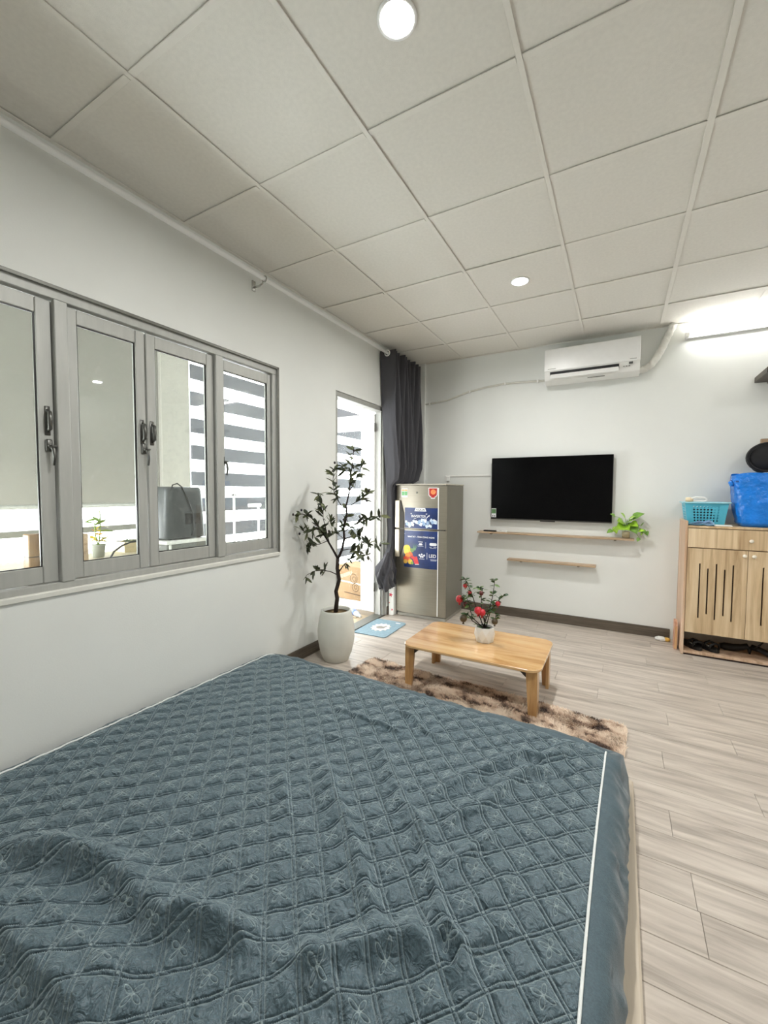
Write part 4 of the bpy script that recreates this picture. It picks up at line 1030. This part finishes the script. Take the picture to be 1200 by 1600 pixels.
flat(g1, [(.154, 1.256), (.220, 1.256), (.220, 1.296), (.154, 1.296)], m_sg, 'label_print', .0018); flat(g1, [(.154, 1.300), (.220, 1.300), (.220, 1.318), (.154, 1.318)], M('orange_label_print', (222, 160, 90), .4), 'label_print', .0018)
badge = [(.454, 1.334), (.550, 1.334), (.548, 1.262), (.536, 1.244), (.526, 1.244), (.522, 1.226), (.482, 1.226), (.478, 1.244), (.466, 1.246), (.456, 1.262)]
m_redp = M('red_print', (172, 42, 34), .4, var=.15, scale=30)
g2 = flat(fg, badge, m_prw, 'badge_sticker', .0014)
flat(g2, [(.502 + (a - .502) * .86, 1.288 + (c - 1.288) * .86) for a, c in badge], m_redp, 'badge_print', .0020)
flat(g2, disc(.505, 1.292, .026), M('orange_print', (232, 140, 84), .4, var=.2, scale=60), 'badge_print', .0024)
MB().lathe([(.0, -.004), (.010, -.004), (.010, .002)], (-.03, .004, 1.285), 14, 'y').build('emblem', m_alud, fg, True)

# star-print bag beside the refrigerator
sb_ = thing('star_print_box', 'white box printed with red stars between door frame and refrigerator', 'box', (.044, 3.795, 0))
MB().box(-.026, .034, 0, .15, 0, .30, .004).build('box', m_white, sb_)
def star(cx, cz, r, nm='star_print'):
    pts = [(cx + (r if k % 2 == 0 else r * .42) * math.sin(math.pi * k / 5 + .2), cz + (r if k % 2 == 0 else r * .42) * math.cos(math.pi * k / 5 + .2)) for k in range(10)]
    MB().add([(a, -.0012, c) for a, c in pts] + [(cx, -.0012, cz)], [(10, (k + 1) % 10, k) for k in range(10)]).build(nm, M('crimson_print', (206, 40, 66), .5), sb_)
star(.000, .215, .027); star(.016, .06, .014); star(-.016, .13, .008)

# ================================================================== DOORMAT
dm = thing('bathroom_mat', 'blue rubber-edged mat with white cloud emblem inside the door', 'doormat', (.166, 3.378, 0), (0, 0, math.radians(2)))
MB().prism(rrect(-.163, .163, -.232, .232, .03), .0006, .008).build('mat', M('soft_blue_pile', (140, 166, 178), .9, var=.10, scale=50, bump=.4, bscale=300), dm)
cp = [((.085 + .010 * math.cos(12 * t)) * math.cos(t), (.105 + .012 * math.cos(12 * t)) * math.sin(t)) for t in np.linspace(0, 2 * math.pi, 72, endpoint=False)]
MB().prism(cp, .008, .0092).build('emblem', M('white_pile', (226, 224, 216), .9, var=.05), dm)
ep = [(-.035, -.03), (-.012, -.042), (.02, -.036), (.042, -.012), (.036, .010), (.048, .05), (.030, .052), (.018, .022), (-.010, .030), (-.032, .018), (-.044, -.006)]
MB().prism(ep, .0092, .0100).build('emblem_figure', M('grey_pile', (150, 146, 138), .9, var=.1), dm)
MB().box(.07, .12, .17, .19, .008, .0088).build('mark', m_prw, dm)

# ================================================================== AIR CONDITIONER
ac = thing('air_conditioner', 'white wall-mounted split air conditioner on the back wall', 'air conditioner', (1.835, YB, 2.325))
aw = .385
prof_ = [(0, 0.02), (-.05, .0), (-.12, .0), (-.172, .022), (-.192, .065), (-.200, .12), (-.200, .25), (-.196, .298), (-.185, .308), (0, .308)]
a_ = MB(); vs = [(x, p[0], p[1]) for x in (-aw, aw) for p in prof_]; n = len(prof_)
fs = [tuple(range(n)), tuple(range(n, 2 * n))[::-1]] + [(j, n + j, n + (j + 1) % n, (j + 1) % n) for j in range(n)]
fs = [f[::-1] for f in fs]
a_.add(vs, fs).build('body', m_white, ac, 'auto')
MB().box(-aw - .002, aw + .002, -.2045, -.19, .102, .304, .004).build('front_panel', m_whitem, ac)
MB().box(-aw + .05, aw - .155, -.2035, -.180, .058, .092).build('outlet', M('outlet_black', (10, 10, 11), .6), ac)
fl_ = MB().box(-.2800, .2800, -.004, .004, -.022, .022, .003).build('flap', m_whitem, ac); fl_.location = (-.0525, -.207, .048); fl_.rotation_euler = (math.radians(-18), 0, 0)
MB().box(aw - .082, aw - .052, -.2055, -.2, .078, .096).build('display', M('display_grey', (92, 94, 92), .3), ac)
for k in range(3): MB().box(aw - .125 + .02 * k, aw - .112 + .02 * k, -.205, -.2, .060, .066).build('indicator', m_alud, ac)
MB().box(-aw + .03, -aw + .10, -.2052, -.204, .118, .122).build('mark', m_alud, ac); MB().box(aw - .075, aw - .025, -.2052, -.204, .118, .122).build('mark', m_alud, ac)
MB().box(-.02, .12, -.171, -.168, .006, .014).build('mark', m_alud, ac)
pp_ = [(2.205, YB - .045, 2.376), (2.26, YB - .04, 2.384), (2.305, YB - .04, 2.412), (2.345, YB - .04, 2.465), (2.385, YB - .04, 2.545), (2.425, YB - .04, 2.645), (2.462, YB - .04, 2.738)]
fine = []
for i in range(len(pp_) - 1):
    for q in range(6): t = q / 6; fine.append(np.array(pp_[i]) * (1 - t) + np.array(pp_[i + 1]) * t)
fine.append(np.array(pp_[-1]))
tag(MB().tube(fine, [.030 + .0025 * math.sin(k * 2.1) for k in range(len(fine))], 12).build('wrapped_pipe', M('white_pipe_wrap', (228, 227, 220), .45, var=.05, scale=40, bump=.5, bscale=60), None, True), 'white tape-wrapped pipe curving from air conditioner to ceiling', 'pipe')
cdp = [(.150, 2.287), (.28, 2.293), (.414, 2.308), (.54, 2.340), (.668, 2.374), (.85, 2.398), (1.042, 2.411), (1.25, 2.404), (1.45, 2.392)]
cdo = thing('drain_hose', 'thin grey-white hose clipped along the back wall to the air conditioner', 'hose', (0, YB, 0))
MB().tube([(x, -.012, z) for x, z in cdp], .010, 8).build('hose', M('grey_white_hose', (214, 212, 203), .5), cdo, True)
for x, z in ((.668, 2.374), (1.042, 2.411), (1.36, 2.398), (.2, 2.29)): MB().box(x - .008, x + .008, -.026, 0, z - .016, z + .016, .003).build('clip', m_white, cdo)
tk = thing('cable_trunking', 'slim white cable trunking running from refrigerator socket to the television', 'trunking', (0, YB, 0))
MB().box(.412, .96, -.012, 0, 1.462, 1.480, .002).build('horizontal_run', m_white, tk); MB().box(.394, .412, -.012, 0, 1.10, 1.480, .002).build('vertical_run', m_white, tk)
MB().box(.408, .455, -.022, -.0122, 1.41, 1.468, .004).build('socket', m_white, tk)

# ================================================================== TELEVISION, SHELVES
tv = thing('television', 'large flat black television mounted on the back wall', 'television', (1.487, YB, 1.012))
MB().box(-.5575, .5575, -.060, -.030, 0, .634, .004).build('case', m_black, tv)
MB().box(-.553, .553, -.0612, -.058, .012, .630, .001).build('screen', M('black_screen', (3, 3, 4), .22, var=0, spec=.12), tv)
MB().box(-.5575, .5575, -.0618, -.058, .0, .010, .001).build('bezel', M('bezel_grey', (70, 68, 64), .4, metal=.4), tv)
MB().box(-.07, .07, -.058, -.036, -.008, .0, .002).build('sensor_bar', m_black, tv)
MB().box(-.30, .30, -.030, -.002, .18, .46).build('wall_bracket', m_black, tv)
es = MB().box(-.551, -.503, -.0622, -.0612, .020, .112).build('energy_label', m_prw, tv)
MB().box(-.549, -.505, -.0628, -.0622, .060, .106).build('label_print', M('tv_green_print', (88, 128, 82), .4, var=.1), es)
for xx in (-.537, -.518): MB().box(xx - .005, xx + .005, -.0628, -.0622, .028, .040).build('label_print', m_ink, es)
def wshelf(x0, x1, z, d, label):
    t = thing('floating_shelf', label, 'shelf', ((x0 + x1) / 2, YB, z)); h = (x1 - x0) / 2
    MB().box(-h, h, -d, 0, -.016, 0, .002).build('board', m_shelfw, t)
    for xx in (-h + .12, h - .16): MB().box(xx, xx + .02, -.06, -.0005, -.030, -.016).build('hidden_bracket', m_alud, t)
    return t
wshelf(.800, 2.225, .882, .118, 'long thin light-wood shelf under the television with plant')
wshelf(1.112, 1.925, .612, .105, 'short thin light-wood shelf below the longer one')
rm = thing('remote_control', 'black remote control lying on the long shelf', 'remote', (.925, YB - .072, .882))
MB().box(-.065, .065, -.020, .020, 0, .014, .004).build('case', m_black, rm)
for k in range(5): MB().box(-.05 + .02 * k, -.04 + .02 * k, -.008, .008, .014, .0155).build('button', m_alud, rm)
rm = thing('white_remote_control', 'white remote control lying on the long shelf beside the black one', 'remote', (1.055, YB - .07, .882))
MB().box(-.05, .05, -.021, .021, 0, .013, .004).build('case', m_white, rm); MB().box(-.04, -.01, -.014, .014, .013, .0136).build('display', m_alud, rm)
# pothos
pv = thing('pothos_cutting', 'bright green pothos in a small glass jar at the end of the long shelf', 'potted plant', (2.160, YB - .062, .882))
MB().lathe([(.030, 0), (.034, .004), (.034, .075), (.026, .09), (.026, .102)], n=20).build('jar', pane_mat('jar_glass', .05, 30, (.93, .95, .9)), pv, True)
MB().lathe([(.0, .004), (.031, .005), (.031, .062), (.0, .062)], n=18).build('water', M('amber_water', (206, 186, 150), .2, trans=.4), pv, True)
m_po = M('pothos_leaf', (158, 200, 60), .4, var=.25, scale=30, sss=.15); m_po2 = M('pothos_leaf_dark', (112, 156, 60), .4, var=.25, scale=30)
def heart(mat, L=.085):
    out = [(0, 0), (.02, .16), (.0, .34), (.16, .46), (.40, .44), (.66, .28), (1.0, 0)]
    vs = [(x * L, 0, -.18 * L * x * x) for x, _ in ((0.06, 0), (.5, 0), (1, 0))]
    ctr = [(x * L, 0, -.15 * L * x * x) for x in (0.08, .12, .2, .3, .5, .75, 1.0)]
    vs = []; fs = []
    for (x, yv), c in zip(out, ctr): vs += [(x * L, yv * L, .06 * L * yv * 2 - .15 * L * x * x), c, (x * L, -yv * L, .06 * L * yv * 2 - .15 * L * x * x)]
    for i in range(6): a = 3 * i; fs += [(a + 1, a + 4, a + 3, a), (a + 2, a + 5, a + 4, a + 1)]
    me_ = MB().add(vs, fs).mesh('leaf'); me_.materials.append(mat); me_.shade_smooth(); return me_
hl, hd = heart(m_po), heart(m_po2)
vb = np.array([2.160, YB - .062, .882])
lfs = [((992, 807), (.6, -.3, .35), hd, 1.1), ((972, 815), (-.4, -.8, .2), hl, 1.0), ((981, 815), (.3, -.8, .3), hl, 1.0), ((972, 822), (-.5, -.8, -.3), hl, 1.05), ((980, 822), (.1, -.9, -.4), hl, .95), ((988, 818), (.6, -.7, -.2), hl, .9), ((990, 824), (.4, -.5, -.9), hd, 1.0), ((976, 808), (-.3, -.5, .6), hl, .9), ((984, 810), (.5, -.6, .4), hl, .9),
       ((962, 826), (.1, -.4, -1), hl, .75), ((955, 829), (-.6, -.3, -.3), hd, .6), ((960, 806), (-.4, -.3, .3), hd, .55), ((1000, 829), (.8, -.4, .2), hl, .55), ((1006, 830), (.7, -.3, -.6), hd, .45), ((1003, 832), (-.1, -.3, -1), hl, .5), ((1010, 832), (.3, -.3, -.9), hd, .45), ((1003, 820), (.4, -.2, .8), hd, .45), ((998, 842), (-.4, -.3, -.7), hd, .4)]
for (px, py), d, mm, s in lfs:
    p = onY(px, py, vb[1] - R.uniform(0, .03)) - vb; o = link('leaf', mm, pv); orient(o, p - .3 * .085 * s * np.array(d), d, (1 if d[0] > 0 else -1) * R.uniform(.5, 1.0), s * 1.1)
    MB().tube([(0, 0, .085), (p[0] * .4, p[1] * .5, .12 + max(0, p[2] - .1) * .6), tuple(p - .3 * .085 * s * np.array(d))], .0018, 5).build('stem', m_po2, pv, True)

# ================================================================== SHOE CABINET
cx0, cx1, cyf, cyb = 2.562, 3.338, 4.046, YB - .004
ca = thing('shoe_cabinet', 'light ash shoe cabinet with slotted doors against the back wall', 'cabinet', ((cx0 + cx1) / 2, cyf, 0))
ch = (cx1 - cx0) / 2; cdp_ = cyb - cyf
for sx in (-1, 1):
    xa, xb = (-ch, -ch + .018) if sx < 0 else (ch - .018, ch)
    MB().box(xa, xb, 0, cdp_, .004, 1.075, .002).build('side_panel', m_cabside, ca)
MB().box(-ch + .018, ch - .018, .004, cdp_, 1.020, 1.038, .002).build('top_board', m_cab, ca)
MB().box(-ch + .018, ch - .018, .006, cdp_, .014, .034, .002).build('bottom_board', m_cabside, ca)
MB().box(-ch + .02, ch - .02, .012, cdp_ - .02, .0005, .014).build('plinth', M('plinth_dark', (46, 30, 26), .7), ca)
MB().box(-ch + .018, ch - .018, cdp_ - .006, cdp_, .034, 1.02).build('back_panel', M('cabinet_back', (196, 192, 182), .7), ca)
MB().box(-ch + .018, ch - .018, .02, cdp_ - .006, .190, .206).build('inner_shelf', m_cab, ca)
MB().box(-ch + .018, ch - .018, .02, cdp_ - .006, .850, .862).build('divider', m_cab, ca)
m_knob = M('pearl_knob', (238, 230, 214), .25, var=.03)
def knob(parent, x, z):
    MB().lathe([(.0, -.024), (.010, -.022), (.014, -.016), (.012, -.009), (.006, -.006), (.006, .0)], (x, -.012, z), 14, 'y').build('knob', m_knob, parent, True)
dw = MB().box(-ch + .020, ch - .020, -.014, .004, .868, 1.016, .002).build('drawer_front', m_cab, ca)
knob(dw, 2.963 - (cx0 + cx1) / 2, .937)
def slot_door(x0, x1, slots, kx):
    q = MB(); z0, z1 = .192, .862; y0, y1 = -.014, .004; cur = x0
    for sx_, za, zb in slots:
        q.box(cur, sx_ - .0048, y0, y1, z0, z1); q.box(sx_ - .0048, sx_ + .0048, y0, y1, z0, za); q.box(sx_ - .0048, sx_ + .0048, y0, y1, zb, z1); cur = sx_ + .0048
    q.box(cur, x1, y0, y1, z0, z1)
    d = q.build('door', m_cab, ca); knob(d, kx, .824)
    MB().box(x0 + .03, x1 - .03, y1 + .001, y1 + .004, z0 + .05, z1 - .05).build('slot_shade_sheet', M('slot_shade_sheet', (48, 26, 22), .8), d)  # dark sheet behind the slots paints in the shaded cabinet interior
cc = (cx0 + cx1) / 2
sl_ = [(.745, .312), (.709, .350), (.749, .312), (.709, .350), (.748, .313)]
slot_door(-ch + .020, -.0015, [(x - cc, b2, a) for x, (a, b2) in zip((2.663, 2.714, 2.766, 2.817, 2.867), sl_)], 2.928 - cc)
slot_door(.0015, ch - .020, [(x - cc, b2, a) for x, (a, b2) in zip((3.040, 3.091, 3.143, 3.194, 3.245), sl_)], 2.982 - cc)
# shoes under the doors
m_shoe = M('black_rubber_shoe', (20, 20, 21), .55, var=.15)
def shoe(x, y, rz, label, strap=True, L=.25):
    t = thing('sandal', label, 'sandal', (x, y, .034), (0, 0, rz), 'footwear under the cabinet')
    sole = [(.5 * L * math.cos(a) , .040 * math.sin(a) * (1.0 + .22 * math.cos(a))) for a in np.linspace(0, 2 * math.pi, 28, endpoint=False)]
    MB().prism(sole, .0005, .026).build('sole', m_shoe, t)
    q = MB()
    for xs_, w0 in ((.03, .024), (.085, .02)):
        q.tube([(xs_, -.040, .02), (xs_ + .004, -.034, .055), (xs_ + .006, 0, .068), (xs_ + .004, .034, .055), (xs_, .040, .02)], [.006, .009, .010, .009, .006], 8)
    q.build('strap', m_shoe, t, True)
    MB().box(-.02, .05, -.006, .006, .0265, .030).build('label_mark', m_white, t)
shoe(2.640, 4.200, math.radians(-62), 'black sandal under the cabinet next to its left side panel')
shoe(2.745, 4.205, math.radians(-58), 'black sandal under the cabinet, second from its left side panel')
hs = thing('high_heel_shoe', 'black heeled shoe lying under the middle of the cabinet', 'shoe', (2.93, 4.23, .0345), (0, 0, math.radians(-12)), 'footwear under the cabinet')
MB().tube([(-.10, 0, .022), (-.06, 0, .026), (0, 0, .030), (.05, 0, .045), (.085, 0, .062)], [.012, .030, .028, .024, .022], 12).build('upper', m_shoe, hs, True)
MB().tube([(.088, 0, .055), (.096, 0, .0)], [.014, .006], 8).build('heel', m_shoe, hs, True)
hs2 = thing('strappy_heel_shoe', 'black strappy shoe under the right-hand cabinet door', 'shoe', (3.13, 4.17, .0345), (0, 0, math.radians(-28)), 'footwear under the cabinet')
MB().tube([(-.11, 0, .055), (-.05, 0, .046), (0, 0, .030), (.07, 0, .016), (.12, 0, .012)], [.022, .020, .022, .026, .014], 10).build('upper', m_shoe, hs2, True)
MB().tube([(-.11, 0, .055), (-.118, 0, .0)], [.012, .005], 8).build('heel', m_shoe, hs2, True)
MB().tube([(-.08, -.024, .05), (-.05, -.018, .10), (-.04, 0, .112), (-.05, .018, .10), (-.08, .024, .05)], .005, 7).build('strap', m_shoe, hs2, True)
# leaning board and packet
lb = thing('leaning_board', 'small pinkish wooden board standing against the shoe cabinet side', 'board', (2.538, 4.19, 0))
MB().prism([(-.045, .0), (.045, .0), (.045, .235), (.012, .235), (-.045, .196)], -.011, .011, 'x').build('board', wood('pink_wood', (172, 118, 92), (206, 160, 132), (222, 184, 158), scale=(20, 20, 2), rnd=False), lb)
MB().prism([(-.0465, .01), (-.045, .01), (-.045, .192), (-.0465, .192)], -.006, .006, 'x').build('edge_band', m_leg, lb)
pk = thing('snack_wrapper', 'crumpled white and yellow wrapper on the floor by the baseboard', 'wrapper', (2.462, 4.335, 0))
def crumple(c, r, sq, seed, n=18, k=12):
    q = MB().sphere(c, r, n, k, sq); a = np.array(q.v); rg = np.random.default_rng(seed)
    j = 1 + .22 * (rg.random(len(a)) - .5); a = np.array(c) + (a - np.array(c)) * j[:, None]; a[:, 2] = np.maximum(a[:, 2], .0008); q.v = [tuple(p) for p in a]; return q
crumple((-.012, 0, .017), .045, (1, .6, .42), 3).build('wrapper_end', m_white, pk)
crumple((.032, .0, .016), .030, (.9, .7, .55), 4).build('wrapper_body', M('yellow_foil', (232, 186, 90), .4, var=.2), pk)

# basket on the cabinet
bk = thing('plastic_basket', 'turquoise perforated plastic basket on the shoe cabinet', 'basket', (2.702, 4.238, 1.0385))
m_teal = M('turquoise_plastic', (86, 184, 208), .35, var=.06, sss=.15)
bw, bd_, bh = .140, .112, .178
def perforated(p00, p10, p01, p11, nx, nz_, hole=.30, solid=lambda i, j: False, th=.003):
    """panel between four corners made of cells with a diamond hole"""
    q = MB(); P = [np.array(p, float) for p in (p00, p10, p01, p11)]
    nvec = np.cross(P[1] - P[0], P[2] - P[0]); nvec /= np.linalg.norm(nvec)
    pt = lambda u, v: (P[0] * (1 - u) + P[1] * u) * (1 - v) + (P[2] * (1 - u) + P[3] * u) * v
    for i in range(nx):
        for j in range(nz_):
            u0, u1, v0_, v1_ = i / nx, (i + 1) / nx, j / nz_, (j + 1) / nz_; uc, vc = (u0 + u1) / 2, (v0_ + v1_) / 2
            oc_ = [pt(u0, v0_), pt(u1, v0_), pt(u1, v1_), pt(u0, v1_)]
            if solid(i, j): q.add(oc_, [(0, 1, 2, 3)]); continue
            dh, dv = hole / nx, hole / nz_
            ic = [pt(uc, vc - dv), pt(uc + dh, vc), pt(uc, vc + dv), pt(uc - dh, vc)]
            q.add(oc_ + ic, [(0, 1, 4), (1, 5, 4), (1, 2, 5), (2, 6, 5), (2, 3, 6), (3, 7, 6), (3, 0, 7), (0, 4, 7)])
    return q
lo_, hi_ = .84, 1.0
c = lambda sx, sy, k, z: (sx * bw * k, sy * bd_ * k, z)
rim = lambda i, j: j in (0, 9) or i in (0, 1)
for a, b2 in (((-1, -1), (1, -1)), ((1, -1), (1, 1)), ((1, 1), (-1, 1)), ((-1, 1), (-1, -1))):
    wl = perforated(c(*a, lo_, .004), c(*b2, lo_, .004), c(*a, hi_, bh), c(*b2, hi_, bh), 12, 8, .40, lambda i, j: j in (0, 7) or i in (0, 1, 10, 11)).build('perforated_wall', m_teal, bk)
    sm2 = wl.modifiers.new('thick', 'SOLIDIFY'); sm2.thickness = .003
MB().box(-bw * lo_, bw * lo_, -bd_ * lo_, bd_ * lo_, .0, .005).build('floor_panel', m_teal, bk)
rr_ = MB(); rr_.box(-bw - .014, bw + .014, -bd_ - .014, -bd_ + .004, bh - .004, bh + .006, .003); rr_.box(-bw - .014, bw + .014, bd_ - .004, bd_ + .014, bh - .004, bh + .006, .003)
rr_.box(-bw - .014, -bw + .004, -bd_ + .004, bd_ - .004, bh - .004, bh + .006, .003); rr_.box(bw - .004, bw + .014, -bd_ + .004, bd_ - .004, bh - .004, bh + .006, .003)
rr_.build('rim', M('pale_turquoise', (160, 214, 226), .35), bk)
superbox(.085, .075, .0, .13, .9).build('bundle', M('dark_cloth', (40, 48, 60), .9, var=.2, scale=30, bump=.4), thing('dark_cloth_bundle', 'dark cloth bundle lying inside the turquoise basket', 'cloth', (2.682, 4.238, 1.0445)), 'auto')
hg = [(-.105, -.11, bh + .014), (-.10, -.118, bh + .034), (-.075, -.122, bh + .044), (-.02, -.122, bh + .042), (.0, -.12, bh + .028), (-.012, -.116, bh + .014)]
t_ = thing('white_brush', 'white looped-handle brush resting on the turquoise basket', 'brush', (2.702, 4.238, 1.0385))
MB().tube(hg + [hg[0]], .006, 8).build('loop_handle', m_white, t_, True)
MB().lathe([(0, -.03), (.018, -.028), (.020, 0), (.014, .02), (0, .022)], (-.108, -.11, bh + .024), 12, 'x').build('brush_head', M('cream_brush', (232, 214, 180), .5), t_, True)
# folded cloth, phone-like white slab
cq = thing('folded_cloth', 'blue-grey folded face masks lying in front of the basket', 'cloth', (2.665, 4.062, 1.0385))
m_msk = M('pale_blue_cloth', (140, 176, 208), .8, var=.10, scale=30)
for k, (z, rz_, hx_, mt_) in enumerate(((.004, .05, .085, M('navy_cloth', (52, 66, 92), .8)), (.012, -.12, .080, m_msk), (.020, .18, .070, m_msk), (.028, .02, .060, M('grey_blue_cloth', (110, 142, 178), .8)))):
    g_ = MB(); nx_ = 14; vs = []; fs = []
    for i in range(nx_ + 1):
        for j in range(6):
            x = -hx_ + 2 * hx_ * i / nx_; yy = -.012 + .05 * j / 5 + x * rz_ * .3; zz = z - .003 + .016 * (i / nx_) * (k > 0) * math.sin(j / 5 * 2.2) + .004 * math.sin(i * .9 + k)
            vs.append((x, yy, max(.0012, zz)))
    for i in range(nx_):
        for j in range(5): a = i * 6 + j; fs.append((a, a + 6, a + 7, a + 1))
    o = g_.add(vs, fs).build('fold', mt_, cq, True); so = o.modifiers.new('thick', 'SOLIDIFY'); so.thickness = .0018; so.offset = 1
sl2 = thing('white_case', 'thin white case lying on the cabinet edge in front of the basket', 'case', (2.800, 4.066, 1.0385))
MB().box(-.055, .055, -.014, .028, 0, .010, .003).build('case_body', m_white, sl2); MB().box(-.053, .053, -.012, .026, .010, .0115).build('lid', m_whitem, sl2)
# blue plastic bag
bg_ = thing('blue_plastic_bag', 'crinkled bright blue plastic bag standing on the shoe cabinet', 'bag', (3.078, 4.205, 1.0385))
nth, nz2 = 72, 44; vs = []; fs = []; rg = np.random.default_rng(12)
for i in range(nz2 + 1):
    t = i / nz2; z = .402 * t
    hx_ = np.interp(t, [0, .06, .3, .7, .86, .95, 1], [.150, .175, .196, .212, .224, .220, .216]); hy_ = np.interp(t, [0, .06, .4, .8, 1], [.10, .125, .130, .115, .105])
    for j in range(nth):
        a = 2 * math.pi * j / nth; cc_, ss = math.cos(a), math.sin(a)
        x, yv = hx_ * abs(cc_) ** .5 * np.sign(cc_), hy_ * abs(ss) ** .5 * np.sign(ss)
        nzv = .010 * float(value_noise(np.array(x * 1.0 + yv), np.array(z + x), 16, 51)) + .008 * float(value_noise(np.array(x - yv), np.array(z - .7 * x), 34, 52)) 
        crease = -.012 * math.exp(-((x + .09 - .42 * (.402 - z)) / .008) ** 2) * (ss < 0)
        k = 1 + (nzv * 4) * (0.3 + min(1, t * 4) * .7)
        vs.append((x * k, yv * k + crease, z + (.010 * math.sin(a * 3 + 1) * (t > .9)) ))
for i in range(nz2):
    for j in range(nth): p, q = i * nth + j, i * nth + (j + 1) % nth; fs.append((p, q, q + nth, p + nth))
fs.append(tuple(range(nth))[::-1])
m_blue = M('glossy_blue_plastic', (22, 126, 224), .18, var=.12, scale=14, bump=1.0, bscale=26, sss=.1)
MB().add(vs, fs).build('bag_body', m_blue, bg_, True)
MB().box(-.205, .205, -.095, .095, .34, .352).build('contents', M('blue_contents', (30, 92, 170), .5), bg_)
MB().tube([(-.222, -.03, .345), (-.232, -.06, .338), (-.228, -.075, .318), (-.214, -.06, .315)], [.008, .014, .012, .006], 8).build('knot', m_blue, bg_, True)

# black cap on a wooden peg, dark wall shelf
cpg = thing('wall_peg', 'small wooden peg on the back wall holding the black cap', 'peg', (3.10, YB, 1.675))
MB().lathe([(.012, -.09), (.016, -.085), (.012, -.07), (.011, 0)], (0, 0, 0), 14, 'y').build('peg', m_shelfw, cpg, True)
MB().box(-.03, .20, -.014, 0, -.02, .055, .004).build('backboard', m_shelfw, cpg)
cap = thing('black_cap', 'black cap hanging on the wall above the blue bag', 'cap', (3.09, YB - .085, 1.575))
crn = MB().sphere((0, 0, 0), .115, 24, 14, (1.08, .62, 1.0)); a = np.array(crn.v); a[:, 2] += .012 * np.sin(a[:, 0] * 30) * (a[:, 1] < 0); crn.v = [tuple(p) for p in a]
m_cap = M('black_cotton', (20, 20, 22), .8, var=.15, scale=60, sheen=.2)
crn.build('crown', m_cap, cap, True)
MB().tube([(-.118 * math.cos(t), -.045, .108 * math.sin(t)) for t in np.linspace(0, 2 * math.pi, 33)], .009, 8, cap=False).build('seam', m_cap, cap, True)
MB().tube([(0, -.01, .10), (.01, -.008, .106)], .006, 8).build('button', m_cap, cap, True)
ws = thing('dark_wall_shelf', 'dark walnut box shelf high on the back wall near the tube light', 'shelf', (3.016, YB, 2.178))
MB().box(0, .60, -.34, 0, 0, .044, .003).build('board', m_darkw, ws)
for xx in (.08, .48): MB().box(xx, xx + .02, -.20, -.0005, -.012, 0).build('hidden_bracket', m_black, ws)
